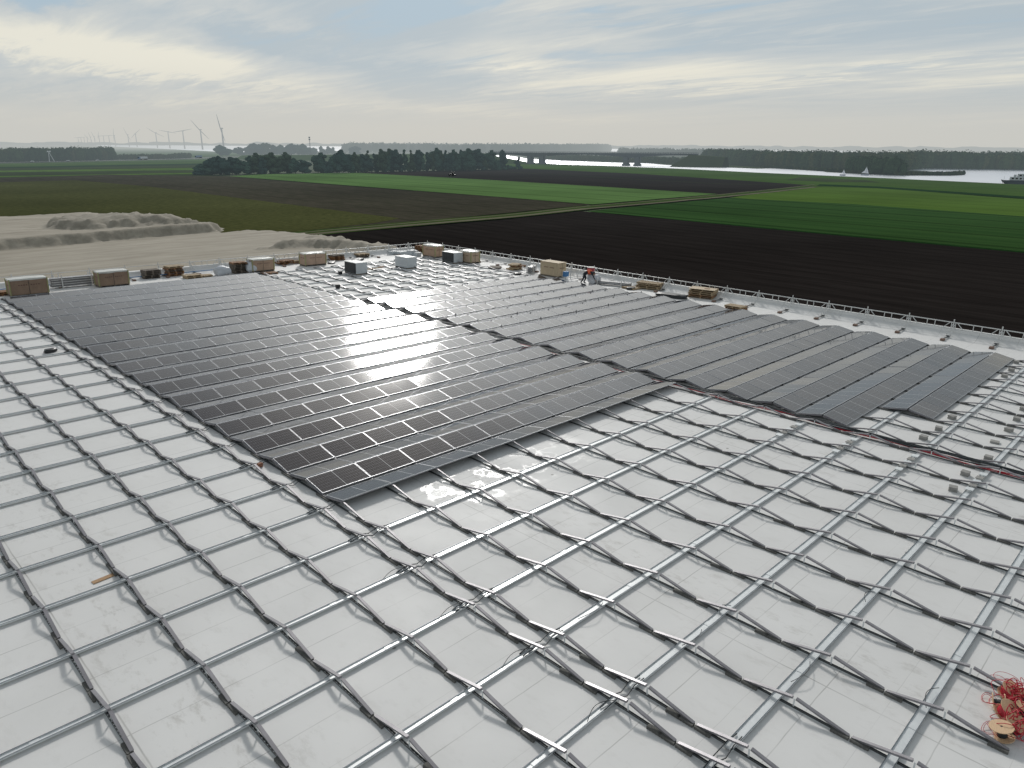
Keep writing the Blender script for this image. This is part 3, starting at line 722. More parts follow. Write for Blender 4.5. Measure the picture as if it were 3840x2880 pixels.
for q, (px, tl, rz, wd) in enumerate([((3778, 2610), .35, -.3, True), ((3722, 2640), 1.35, .3, False), ((3765, 2680), .45, -.2, True), ((3790, 2735), .4, -.35, True), ((3758, 2765), -.25, .3, False), ((3830, 2690), .3, .5, True)]):
    o = drum(px, tl, rz, wd, q)
    o['label'] = ['pale wooden drum of red cable, topmost of the heap', 'small tipped drum with a dark core left of the topmost drum', 'pale wooden drum of red cable in middle of the heap', 'pale wooden drum of red cable, second lowest of the heap', 'lowest cable drum with bare dark core', 'drum of red cable at right edge of the heap'][q]
rr = random.Random(5)
for q in range(34):
    cx, cy = rr.uniform(3740, 3860), rr.uniform(2590, 2790); 
    if q < 9: cx, cy = rr.choice([(3700, 2660), (3712, 2630), (3690, 2650), (3725, 2740), (3745, 2560), (3770, 2545), (3790, 2570), (3715, 2690), (3830, 2570)])
    U, V = rp(cx, cy); a, b_ = rr.uniform(.10, .26), rr.uniform(.07, .17); ph = rr.uniform(0, 3); zz = rr.uniform(.0, .32) if q >= 9 else .0
    pts = []
    for t in range(29):
        th = t / 28 * 2 * PI * 1.05; 
        du, dv = a * math.cos(th) + .012 * math.sin(2 * th + q), b_ * math.sin(th) + .012 * math.cos(2 * th + q)
        pts.append((U + du * math.cos(ph) - dv * math.sin(ph), V + du * math.sin(ph) + dv * math.cos(ph), ZS + .012 + zz * abs(math.sin(th / 2 + ph)) ** .7 + (.06 * math.sin(th) ** 2 if q < 9 else .1 * math.sin(th) ** 2)))
    cable(pts, .0045 if q < 9 else .007, CRED, 'loop of loose red cable over the wooden drums', 'loops of loose red cable', 'cable_loop')

for q in range(46):
    cx, cy = rr.choice([(3800, 2590), (3815, 2625), (3805, 2660), (3820, 2700), (3815, 2740), (3835, 2600), (3840, 2660), (3835, 2720), (3800, 2640), (3785, 2700)]); cx += rr.uniform(-14, 20); cy += rr.uniform(-14, 14)
    U, V = rp(cx, cy, .15); a, b_ = rr.uniform(.05, .15), rr.uniform(.04, .10); ph = rr.uniform(0, 3); z0 = rr.uniform(.05, .30)
    pts = [(U + a * math.cos(t * .33) * math.cos(ph) - b_ * math.sin(t * .33) * math.sin(ph), V + a * math.cos(t * .33) * math.sin(ph) + b_ * math.sin(t * .33) * math.cos(ph), z0 + .05 * math.sin(t * .66 + q)) for t in range(21)]
    cable(pts, .009, CRED, 'loop of loose red cable over the wooden drums', 'loops of loose red cable', 'cable_loop')

# ------------------------------------------------------------------ worker
def skin_obj(name, verts, edges, radii, mt, parent, sub=2, root=0):
    me = bpy.data.meshes.new(name); me.from_pydata([Vector(v) for v in verts], edges, []); o = bpy.data.objects.new(name, me); C.objects.link(o)
    md = o.modifiers.new('skin', 'SKIN'); md.use_smooth_shade = True
    for i, r_ in enumerate(radii):
        s = me.skin_vertices[0].data[i]; s.radius = (r_, r_) if not isinstance(r_, tuple) else r_; s.use_root = (i == root)
    sb = o.modifiers.new('sub', 'SUBSURF'); sb.levels = sb.render_levels = sub
    me.materials.append(mt); o.parent = parent; return o
SKIN = mat('skin', (.50, .31, .22), .6, 0, .08, 5); CLOTH = mat('dark_cloth', (.022, .025, .032), .85, 0, .3, 9); ORNG = mat('orange_vest', (.85, .16, .07), .7, 0, .1, 8)
wk = empty('person', 'person in black clothes and orange vest bending down over the panel row end', 'person')
U, V = rp(2192, 1066); put(wk, U + .1, V, ZS + .02, math.radians(-42))
# local x = across the picture (right), y = away from the camera, z up; the worker bends to the right
PX = {  # joint: (position, radius)
 'pelvis': ((-.10, 0, .86), .15), 'belly': ((.10, 0, .98), .145), 'chest': ((.34, 0, 1.02), .155), 'upper': ((.50, 0, .98), .13), 'neck': ((.60, 0, .93), .06),
 'hipL': ((-.12, .10, .80), .115), 'kneeL': ((.05, .20, .46), .075), 'ankL': ((-.10, .24, .09), .05), 'toeL': ((.10, .26, .04), .04),
 'hipR': ((-.12, -.10, .80), .115), 'kneeR': ((-.22, -.16, .44), .075), 'ankR': ((-.46, -.20, .09), .05), 'toeR': ((-.28, -.22, .04), .04),
 'shL': ((.50, .19, .94), .075), 'elL': ((.56, .26, .64), .05), 'wrL': ((.66, .24, .38), .033),
 'shR': ((.50, -.19, .94), .075), 'elR': ((.60, -.26, .64), .05), 'wrR': ((.78, -.22, .36), .033)}
nm = list(PX); ix = {k: i for i, k in enumerate(nm)}
ed = [('pelvis', 'belly'), ('belly', 'chest'), ('chest', 'upper'), ('upper', 'neck'), ('pelvis', 'hipL'), ('hipL', 'kneeL'), ('kneeL', 'ankL'), ('ankL', 'toeL'), ('pelvis', 'hipR'), ('hipR', 'kneeR'), ('kneeR', 'ankR'), ('ankR', 'toeR'), ('upper', 'shL'), ('shL', 'elL'), ('elL', 'wrL'), ('upper', 'shR'), ('shR', 'elR'), ('elR', 'wrR')]
skin_obj('body', [PX[k][0] for k in nm], [(ix[a], ix[b_]) for a, b_ in ed], [PX[k][1] for k in nm], CLOTH, wk)
skin_obj('vest', [(.06, 0, .97), (.22, 0, 1.01), (.38, 0, 1.01), (.50, 0, .97)], [(0, 1), (1, 2), (2, 3)], [(.165, .20), (.17, .205), (.17, .215), (.14, .19)], ORNG, wk)
m = MB(); m.smooth = True; n, k = 16, 12; vs = []
for i in range(k + 1):
    ph = PI * i / k
    for j in range(n):
        th = 2 * PI * j / n; x, y, z = math.sin(ph) * math.cos(th), math.sin(ph) * math.sin(th), math.cos(ph)
        vs.append((.70 + .095 * x + .05 * z * -.4, .078 * y, .86 + .115 * z * (1 if z > 0 else 1.08)))
m.add(vs, [(i * n + j, i * n + (j + 1) % n, (i + 1) * n + (j + 1) % n, (i + 1) * n + j) for i in range(k) for j in range(n)])
m.box(.785, .815, -.012, .012, .83, .87); m.box(.775, .797, -.028, .028, .795, .805, 1)
for s in (-1, 1): m.box(.77, .795, s * .032 - .012, s * .032 + .012, .875, .885, 1); m.box(.69, .72, s * .08 - .008, s * .08 + .008, .84, .885)
m.build('head', [SKIN, CLOTH], wk)
m = MB(); m.smooth = True; m.cyl((.68, 0, .90), .10, .05, 16); m.cyl((.68, 0, .95), .10, .04, 16, r2=.05); m.build('cap', CLOTH, wk)
for s, w_ in ((1, PX['wrL'][0]), (-1, PX['wrR'][0])):
    w0 = Vector(w_); vs = [w0, w0 + Vector((.03, 0, -.07))]; es = [(0, 1)]; rd = [.026, .032]
    for f, (dy, ln) in enumerate(((-.03, .07), (-.01, .085), (.01, .08), (.03, .06))):
        b0 = w0 + Vector((.05, dy, -.10)); vs += [b0, b0 + Vector((.02, dy * .2, -ln * .5)), b0 + Vector((.045, dy * .2, -ln * .8))]; i0 = len(vs) - 3; es += [(1, i0), (i0, i0 + 1), (i0 + 1, i0 + 2)]; rd += [.010, .009, .008]
    t0 = w0 + Vector((.01, -s * .045, -.06)); vs += [t0, t0 + Vector((.03, -s * .015, -.04))]; i0 = len(vs) - 2; es += [(0, i0), (i0, i0 + 1)]; rd += [.011, .009]
    skin_obj('hand', vs, es, rd, SKIN, wk, 1)

# ------------------------------------------------------------------ terrain
def sheet(name, pts, z, mt, kind='structure', label=None):
    me = bpy.data.meshes.new(name); me.from_pydata([(p[0], p[1], z) for p in pts], [], [tuple(range(len(pts)))]); me.materials.append(mt)
    o = bpy.data.objects.new(name, me); C.objects.link(o); o['kind'] = kind
    if label: o['label'] = label
    return o
def px_sheet(name, pxs, z, mt, jag=0.0, **k):
    P = [gp(*p) for p in pxs]
    if jag:
        Q = []
        for i, p in enumerate(P):
            q = P[(i + 1) % len(P)]; nseg = max(1, min(60, int((q - p).length / (jag * 5))))
            for j in range(nseg):
                t = j / nseg; c = p.lerp(q, t); Q.append(c + Vector((mnoise.noise(c * .13), mnoise.noise(c * .11 + Vector((9, 0, 0))), 0)) * jag * (0 if j == 0 else 1))
        P = Q
    return sheet(name, P, z, mt, **k)
DIRF = -.13   # direction of the furrows
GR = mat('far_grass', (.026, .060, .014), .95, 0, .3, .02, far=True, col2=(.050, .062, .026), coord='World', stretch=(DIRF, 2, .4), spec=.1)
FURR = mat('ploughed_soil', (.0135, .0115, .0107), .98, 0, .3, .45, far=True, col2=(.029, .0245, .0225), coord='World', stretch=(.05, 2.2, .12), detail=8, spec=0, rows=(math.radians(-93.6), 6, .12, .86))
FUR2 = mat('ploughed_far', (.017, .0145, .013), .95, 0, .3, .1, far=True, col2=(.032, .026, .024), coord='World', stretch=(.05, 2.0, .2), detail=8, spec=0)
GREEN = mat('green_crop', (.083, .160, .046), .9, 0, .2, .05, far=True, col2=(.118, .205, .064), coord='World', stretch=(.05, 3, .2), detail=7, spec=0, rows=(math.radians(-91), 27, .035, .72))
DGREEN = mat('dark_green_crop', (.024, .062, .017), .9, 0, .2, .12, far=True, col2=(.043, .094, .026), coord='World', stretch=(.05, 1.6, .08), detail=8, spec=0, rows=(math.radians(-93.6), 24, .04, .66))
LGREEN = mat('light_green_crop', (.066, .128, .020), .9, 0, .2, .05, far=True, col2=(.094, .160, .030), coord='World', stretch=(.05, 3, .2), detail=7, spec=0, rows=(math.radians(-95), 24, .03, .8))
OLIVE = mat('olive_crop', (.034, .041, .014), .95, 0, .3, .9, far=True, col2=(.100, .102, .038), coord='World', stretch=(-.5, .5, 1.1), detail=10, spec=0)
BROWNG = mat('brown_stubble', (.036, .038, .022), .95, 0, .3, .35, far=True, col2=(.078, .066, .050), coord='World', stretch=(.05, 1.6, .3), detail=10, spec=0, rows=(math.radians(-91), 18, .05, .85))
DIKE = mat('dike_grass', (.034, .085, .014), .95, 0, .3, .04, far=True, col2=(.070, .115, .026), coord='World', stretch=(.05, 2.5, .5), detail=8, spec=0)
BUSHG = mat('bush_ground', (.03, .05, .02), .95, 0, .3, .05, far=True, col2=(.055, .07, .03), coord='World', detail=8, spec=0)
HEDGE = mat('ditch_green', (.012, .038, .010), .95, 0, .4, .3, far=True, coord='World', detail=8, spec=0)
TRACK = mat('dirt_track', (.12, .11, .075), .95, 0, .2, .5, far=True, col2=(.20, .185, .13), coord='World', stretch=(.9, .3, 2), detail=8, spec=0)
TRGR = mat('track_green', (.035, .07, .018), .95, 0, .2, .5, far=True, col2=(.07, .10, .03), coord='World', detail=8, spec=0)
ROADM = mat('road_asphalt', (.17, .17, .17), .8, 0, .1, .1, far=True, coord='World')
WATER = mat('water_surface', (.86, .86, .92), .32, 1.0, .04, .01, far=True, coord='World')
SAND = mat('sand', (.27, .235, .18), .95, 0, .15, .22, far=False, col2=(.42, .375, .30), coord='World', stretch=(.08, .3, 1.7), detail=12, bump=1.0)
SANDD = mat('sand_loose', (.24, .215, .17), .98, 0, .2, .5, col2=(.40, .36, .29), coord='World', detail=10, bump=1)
sheet('ground', [(-30000, -2000), (40000, -2000), (40000, 40000), (-30000, 40000)], -.30, GR)
L0 = 0.0
# water first, land over it
px_sheet('lake', [(430, 552), (600, 559), (791, 569), (1000, 571), (1350, 563), (1350, 547.5), (700, 545), (350, 543.6)], L0 - .2, WATER)
px_sheet('lake', [(2150, 556.5), (2284, 556), (2840, 560), (3300, 567), (3100, 574), (2600, 574.5), (2270, 571)], L0 - .2, WATER)
px_sheet('river', [(1830, 584), (1900, 583), (1985, 595), (2150, 603), (2300, 607), (2600, 618), (2840, 626), (3380, 640), (3420, 633), (3440, 627), (3840, 636), (5200, 670), (5200, 740), (3840, 706), (3000, 668), (2300, 637), (1955, 617), (1850, 600)], L0 - .2, WATER)
px_sheet('far_bank', [(2020, 566), (2300, 568), (2700, 571), (3500, 575), (5200, 590), (5200, 645), (3840, 636.5), (3450, 631), (3395, 634), (3100, 625), (2840, 632), (2500, 618), (2420, 611), (2300, 609), (2100, 602), (2010, 590)], L0 - .1, BUSHG, .0)
px_sheet('peninsula', [(3000, 624), (3380, 637), (3500, 643), (3590, 648), (3622, 655), (3560, 658), (3380, 657), (3250, 653), (3100, 645)], L0 - .12, BUSHG)
# dike, fields
px_sheet('dike', [(1900, 600), (1960, 608), (2110, 617), (2500, 630), (2840, 647), (3320, 668), (3840, 692), (5200, 745), (5200, 800), (3840, 741), (3050, 700), (2840, 681), (1990, 637), (1700, 628), (1650, 605)], L0 + .0, DIKE)
px_sheet('ditch', [(3075, 691), (3300, 700), (3840, 737), (5200, 835), (5200, 843), (3840, 745), (3300, 706), (3060, 697)], L0 + .06, HEDGE, .3)
px_sheet('ditch', [(3000, 664), (3250, 676), (3300, 684), (3100, 682), (2950, 675)], L0 + .05, BUSHG)
px_sheet('ploughed_field', [(1334, 648), (1960, 632), (2400, 652), (2840, 681), (3045, 695), (2900, 714), (2693, 729), (2300, 705), (1800, 674)], L0 + .04, FUR2)
px_sheet('green_field', [(859, 661), (1000, 653), (1334, 648), (1800, 673), (2300, 703), (2693, 728), (2500, 744), (2223, 767), (1900, 741), (1400, 703), (1000, 672)], L0 + .08, GREEN)
px_sheet('stubble_field', [(0, 668), (400, 655), (859, 661), (1000, 674), (1400, 705), (1900, 742), (2215, 768), (1850, 804), (1500, 838), (1300, 860), (0, 900)], L0 + .06, BROWNG)
px_sheet('maize_field', [(-400, 700), (0, 684), (280, 676), (560, 700), (870, 740), (1200, 782), (1500, 820), (1400, 838), (1130, 868), (700, 905), (0, 930), (-600, 990)], L0 + .10, OLIVE, .5)
px_sheet('light_field', [(2740, 741), (2800, 732), (2950, 712), (3049, 700), (3300, 708), (3840, 747), (5200, 850), (5200, 940), (3840, 812), (3200, 766), (2800, 746)], L0 + .05, LGREEN)
px_sheet('dark_green_field', [(2195, 793), (2450, 768), (2740, 742), (2800, 746), (3200, 766), (3840, 812), (5200, 940), (5200, 1120), (3840, 946), (2840, 853)], L0 + .07, DGREEN)
px_sheet('black_field', [(1130, 893), (1167, 882), (1500, 858), (1900, 824), (2180, 793), (2840, 855), (3840, 948), (5200, 1120), (7000, 1700), (3600, 1500), (1800, 1150), (1200, 980)], L0 + .09, FURR, .0)
# strip of bare clods along the crop edge
px_sheet('ditch', [(2195, 792), (2840, 852), (3840, 945), (5200, 1118), (5200, 1124), (3840, 950), (2840, 856)], L0 + .12, HEDGE, .15)
# track between the fields
def strip(name, pts, w, z, mt, jag=.0):
    P = [gp(*p) for p in pts]; Q = []
    for i in range(len(P) - 1):
        ns = max(1, int((P[i + 1] - P[i]).length / 12))
        for j in range(ns): Q.append(P[i].lerp(P[i + 1], j / ns))
    Q.append(P[-1]); Lf, Rt = [], []
    for i, p in enumerate(Q):
        d = (Q[min(i + 1, len(Q) - 1)] - Q[max(i - 1, 0)]).normalized(); n = Vector((-d.y, d.x, 0)); j = jag * mnoise.noise(p * .09)
        Lf.append(p + n * (w / 2 + j)); Rt.append(p - n * (w / 2 - j * .6))
    m = MB(); N = len(Q); m.add([(p.x, p.y, z) for p in Lf + Rt], [(i, i + 1, N + i + 1, N + i) for i in range(N - 1)]); o = m.build(name, mt); o['kind'] = 'structure'; return o
TR = [(1060, 893), (1150, 876), (1500, 845), (1900, 811), (2200, 779), (2450, 758), (2700, 735), (2900, 715), (3055, 697)]
strip('track_verge', TR, 11, L0 + .13, TRGR, 1.5)
strip('track', [(p[0], p[1] + 5) for p in TR], 3.0, L0 + .16, TRACK, .8)
strip('track', [(p[0], p[1] - 4) for p in TR], 1.3, L0 + .16, TRACK, .6)
strip('track_verge', [(1900, 645), (2300, 668), (2700, 690), (3050, 698)], 1, L0 + .1, TRGR)
# strips of grass and ditches toward the road
for k, (a0, a1, b0, b1, mt) in enumerate([(614, 626, 596.5, 612, DIKE), (626, 631, 612, 618, HEDGE), (631, 640, 618, 628, BUSHG), (640, 646, 628, 637, LGREEN), (646, 660, 637, 647, BUSHG), (660, 664, 647, 651, LGREEN), (664, 673, 651, 660, BUSHG), (672, 678, 660, 664, DIKE)]):
    ex = lambda y, yr: y - (yr - y) * .5
    px_sheet('grass_strip', [(-385, ex(a0, b0)), (0, a0), (790, b0), (790, b1), (0, a1), (-385, ex(a1, b1))], L0 - .04 + .012 * k, mt, 1.2)
strip('road', [(-600, 622), (0, 611), (430, 603), (770, 594), (1000, 590), (1500, 583)], 9, .5, ROADM)
# turbine dike on the left
px_sheet('turbine_dike', [(200, 551), (430, 550), (650, 560), (791, 567.5), (950, 573), (1000, 580), (700, 590), (300, 575), (-300, 560)], L0 - .1, DIKE)

# sand yard behind the warehouse: a graded plateau, an embankment and tipped heaps
def sdist(p, poly):
    x, y = p; ins = False; dm = 1e9; n = len(poly)
    for i in range(n):
        x1, y1 = poly[i]; x2, y2 = poly[(i + 1) % n]
        if (y1 > y) != (y2 > y) and x < (x2 - x1) * (y - y1) / (y2 - y1) + x1: ins = not ins
        dx, dy = x2 - x1, y2 - y1; t = max(0, min(1, ((x - x1) * dx + (y - y1) * dy) / (dx * dx + dy * dy))); dm = min(dm, math.hypot(x - x1 - t * dx, y - y1 - t * dy))
    return dm if ins else -dm
Y0 = [(-70, 60), (88, 60), (90, 112), (84, 122), (82, 140), (88, 152), (86, 166), (80, 178), (72, 176), (78, 186), (72, 192), (64, 205), (58, 240), (36, 242), (-70, 250)]
T1 = [(-70, 171), (20, 172.5), (34, 173.5), (47, 175.5), (60, 176), (71, 176.5), (74, 181), (66, 196), (60, 236), (30, 237), (-70, 246)]
T2 = [(36, 190), (46, 183), (60, 181.5), (70, 181), (66, 188), (62, 200), (55, 210), (45, 212), (38, 200)]
T3 = [(62, 138), (70, 141), (76, 143), (83, 146), (85, 139), (85, 128), (84, 115), (80, 108), (77, 116), (76, 126), (72, 134)]
sm = lambda t: (lambda q: q * q * (3 - 2 * q))(max(0, min(1, t)))
def hsand(x, y):
    n1 = mnoise.fractal(Vector((x * .06, y * .06, 0)), 1, 2, 4); n2 = mnoise.fractal(Vector((x * .35, y * .35, 4)), 1, 2, 4)
    e = sdist((x, y), Y0) + 1.5 * n2; h = -.1 + .55 * sm(e / 2.5)
    t = sdist((x, y), T1) + .9 * n2; h += 2.1 * sm((t + .6) / 3.2) + .35 * sm(t / 10) * n1
    t = sdist((x, y), T2) + 1.6 * n2; h += (1.75 + .4 * n1 + .5 * n2) * sm((t + .5) / 4.0)
    t = sdist((x, y), T3) + 1.0 * n2; h += (1.25 + .4 * n1 + .4 * n2) * sm((t + .5) / 3.0)
    h += .10 * n1 + .05 * n2 + (.16 * mnoise.noise(Vector((x * .8, y * .8, 7))) if max(sdist((x, y), T2), sdist((x, y), T3)) > -3 else .03 * mnoise.noise(Vector((x * 1.1, y * .5, 7))))
    return h
def grid(x0, x1, y0, y1, st):
    nx, ny = int((x1 - x0) / st), int((y1 - y0) / st); vs = []; vf = []
    for j in range(ny + 1):
        for i in range(nx + 1): x, y = x0 + i * st, y0 + j * st; vs.append((x, y, hsand(x, y)))
    for j in range(ny):
        for i in range(nx):
            a = j * (nx + 1) + i; q = [a, a + 1, a + nx + 2, a + nx + 1]
            if max(vs[k][2] for k in q) > -.05: vf.append(tuple(q))
    return vs, vf
m = MB(); m.smooth = True; vs, vf = grid(-40, 96, 100, 254, .85); m.add(vs, vf)
for i, f in enumerate(m.f):
    zs = [m.v[k][2] for k in f]; g = (max(zs) - min(zs)) / .85; cx, cy = m.v[f[0]][0], m.v[f[0]][1]
    if g > .33 or sdist((cx, cy), T2) > -1.5: m.m[i] = 1
o = m.build('sand_ground', [SAND, SANDD]); o['kind'] = 'structure'
px_sheet('sand_apron', [(-700, 1300), (-700, 1010), (0, 990), (1400, 960), (1500, 1100)], L0 + .2, SAND)

# ------------------------------------------------------------------ vegetation
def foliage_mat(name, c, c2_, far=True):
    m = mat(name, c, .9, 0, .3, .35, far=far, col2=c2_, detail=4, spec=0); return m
LEAF = [foliage_mat('leaf_dark', (0.0319, 0.0638, 0.0580), (0.0725, 0.1189, 0.0986)), foliage_mat('leaf_mid', (0.0391, 0.0783, 0.0609), (0.0841, 0.1392, 0.1044)), foliage_mat('leaf_olive', (0.0416, 0.0728, 0.0468), (0.0858, 0.1196, 0.0780))]  # distance haze partly put into the leaf colour as a bluish lift
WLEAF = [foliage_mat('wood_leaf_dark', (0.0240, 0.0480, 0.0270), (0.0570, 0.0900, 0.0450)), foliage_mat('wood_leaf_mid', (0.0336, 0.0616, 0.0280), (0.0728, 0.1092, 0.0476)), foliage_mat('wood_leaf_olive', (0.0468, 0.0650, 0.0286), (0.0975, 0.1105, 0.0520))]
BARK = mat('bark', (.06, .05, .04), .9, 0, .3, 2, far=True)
def crown_mesh(name, shape, seed, mt, nq=520):
    R = random.Random(seed); m = MB(); lumps = []
    nl = {'poplar': 26, 'round': 22, 'bush': 14, 'spire': 16}[shape]
    for k in range(nl):
        t = (k + .5) / nl
        if shape == 'poplar': rad = .30 * (math.sin(PI * min(1, t * .82 + .16))) ** .55; z = .06 + .90 * t
        elif shape == 'spire': rad = .20 * (1 - t) ** .6 + .05; z = .08 + .9 * t
        elif shape == 'round': rad = .40 * math.sin(PI * (t * .78 + .18)) ** .7; z = .12 + .80 * t
        else: rad = .5 * math.sin(PI * (t * .55 + .4)) ** .6; z = .05 + .75 * t
        a = R.uniform(0, 2 * PI); d = rad * R.uniform(.15, .85); lumps.append((d * math.cos(a), d * math.sin(a), z + R.uniform(-.04, .04), R.uniform(.35, .62) * max(rad, .10) + .03))
    for cx, cy, cz, cr in lumps:
        K, J = 6, 9; vs = [Vector((cx, cy, cz)) + Vector((math.sin(PI * i / K) * math.cos(2 * PI * j / J), math.sin(PI * i / K) * math.sin(2 * PI * j / J), math.cos(PI * i / K))) * cr * R.uniform(.62, .92) for i in range(K + 1) for j in range(J)]
        m.add(vs, [(i * J + j, i * J + (j + 1) % J, (i + 1) * J + (j + 1) % J, (i + 1) * J + j) for i in range(K) for j in range(J)])
    for k in range(nq):
        cx, cy, cz, cr = R.choice(lumps); v = Vector((R.gauss(0, 1), R.gauss(0, 1), R.gauss(0, 1))).normalized(); q = R.uniform(.55, 1.12)
        p = Vector((cx, cy, cz)) + v * cr * q; s = R.uniform(.018, .042); n_ = (v + Vector((R.uniform(-.7, .7), R.uniform(-.7, .7), R.uniform(-.3, .8)))).normalized()
        t = n_.orthogonal().normalized(); b_ = n_.cross(t); a = R.uniform(0, PI); t2 = t * math.cos(a) + b_ * math.sin(a); b2 = n_.cross(t2)
        m.add([p + t2 * s, p + b2 * s * .8, p - t2 * s, p - b2 * s * .7], [(0, 1, 2, 3)])
    return m.mesh('crown', mt)
def trunk_mesh(h=.8):
    m = MB(); m.tube([(0, 0, 0), (.004, 0, h * .4), (0, .004, h * .75), (.006, 0, h)], [.016, .012, .008, .003], 6)
    for k in range(6):
        a = k * 1.1; z = .2 + k * .1; m.tube([(0, 0, z), (.10 * math.cos(a), .10 * math.sin(a), z + .12)], [.006, .002], 4)
    return m.mesh('trunk', BARK)
TRM = trunk_mesh()
CR = {}
for sh in ('poplar', 'round', 'bush', 'spire'):
    for v in range(4): CR[(sh, v)] = crown_mesh(sh, sh, 10 * v + len(sh), LEAF[(v if v < 3 else 0)], {'poplar': 620, 'round': 620, 'bush': 420, 'spire': 320}[sh])
def tree(base_px, top_y, wpx, shape, label, group, name='tree', ext=0.0):
    b_ = gp(*base_px) if base_px[1] is not None else None
    D = (b_ - CAMP).length; d2 = math.hypot(b_.x - CAMP.x, b_.y - CAMP.y)
    # height from the sight line over its top
    rt = ray(base_px[0], top_y); h = CAMP.z + rt.z / math.hypot(rt.x, rt.y) * d2; h = max(2.0, h)
    w = wpx / FPX * D
    r = empty(name, label, 'tree', group); r.location = b_; r.rotation_euler = (0, 0, random.uniform(0, 6.28)); 
    nat = {'poplar': .62, 'round': .84, 'bush': 1.05, 'spire': .46}[shape]; sxy = w / nat
    r.scale = (sxy, sxy, h * 1.0)
    child('crown', CR[(shape, random.randrange(4))], r); child('trunk', TRM, r)
    return r
rowt = [(75, 268, 60, 'bush'), (105, 235, 66, 'round'), (140, 208, 70, 'round'), (180, 190, 80, 'round'), (225, 182, 80, 'round'), (265, 195, 70, 'round'), (305, 190, 70, 'poplar'), (340, 195, 66, 'round'), (385, 215, 60, 'round'), (430, 178, 60, 'poplar'), (468, 165, 80, 'poplar'), (505, 190, 46, 'poplar'), (560, 163, 84, 'poplar'), (600, 198, 50, 'poplar'), (665, 160, 76, 'poplar'), (712, 196, 60, 'round'), (765, 208, 84, 'round'),
        (868, 200, 50, 'round'), (890, 158, 74, 'poplar'), (930, 205, 50, 'bush'), (962, 188, 50, 'round'), (1000, 160, 60, 'round'), (1035, 138, 90, 'round'), (1075, 185, 50, 'poplar'), (1110, 160, 50, 'poplar'), (1135, 185, 40, 'poplar'), (1162, 168, 50, 'poplar'), (1190, 155, 40, 'spire'), (1205, 190, 50, 'round'), (1237, 165, 40, 'spire'), (1262, 175, 50, 'poplar'), (1290, 140, 60, 'poplar'), (1320, 165, 44, 'poplar'), (1350, 138, 70, 'poplar'), (1385, 140, 70, 'poplar'), (1412, 170, 40, 'poplar'), (1441, 140, 32, 'spire'), (1475, 152, 34, 'spire'), (1500, 170, 40, 'poplar'), (1532, 140, 50, 'poplar'), (1560, 165, 36, 'spire'), (1590, 158, 40, 'spire'), (1618, 160, 40, 'poplar'), (1650, 126, 66, 'poplar'), (1680, 150, 40, 'poplar'), (1706, 145, 32, 'spire'), (1735, 165, 40, 'poplar'), (1760, 138, 52, 'poplar'), (1790, 165, 36, 'poplar'), (1812, 140, 46, 'poplar'), (1850, 130, 80, 'poplar'), (1885, 160, 44, 'poplar'), (1922, 136, 74, 'poplar'), (1960, 180, 44, 'round'), (2005, 142, 62, 'poplar'), (2035, 190, 40, 'bush'), (2076, 142, 46, 'poplar'), (2110, 235, 50, 'bush'), (2150, 250, 50, 'bush'), (2182, 192, 34, 'spire')]
for q, (x, ty, w, sh) in enumerate(rowt):
    by = 309 - (x - 60) * 34 / 2000 if x < 820 else 297 - (x - 820) * 22 / 1300
    px, py = zb(x, by); tp = zb(x, ty)[1]
    tree((px + random.uniform(-3, 3), py + random.uniform(-2.5, .5)), tp, w * .5696 * 1.42, sh, 'dark tree in the row across middle fields, %s from its left end' % ORD(q + 1), 'dark trees in the row between the fields')
for q, (x, ty, w, by) in enumerate([(226, 110, 88, 185), (350, 124, 62, 178), (405, 122, 56, 176), (450, 98, 84, 178), (485, 105, 60, 178), (520, 95, 80, 178), (572, 108, 70, 178), (622, 108, 66, 178), (660, 120, 50, 178), (692, 100, 72, 178), (735, 108, 60, 178), (766, 102, 84, 178), (808, 126, 60, 176), (842, 128, 60, 175), (886, 116, 36, 173), (910, 140, 50, 173), (934, 118, 34, 173), (966, 124, 34, 172), (1090, 125, 50, 172), (1115, 118, 60, 172)]):
    px, py = zb(x, by); tree((px, py), zb(x, ty)[1], w * .5696 * 1.15, 'round', 'round green tree by the road behind dark row, %s from left' % ORD(q + 1), 'round green trees along the road')
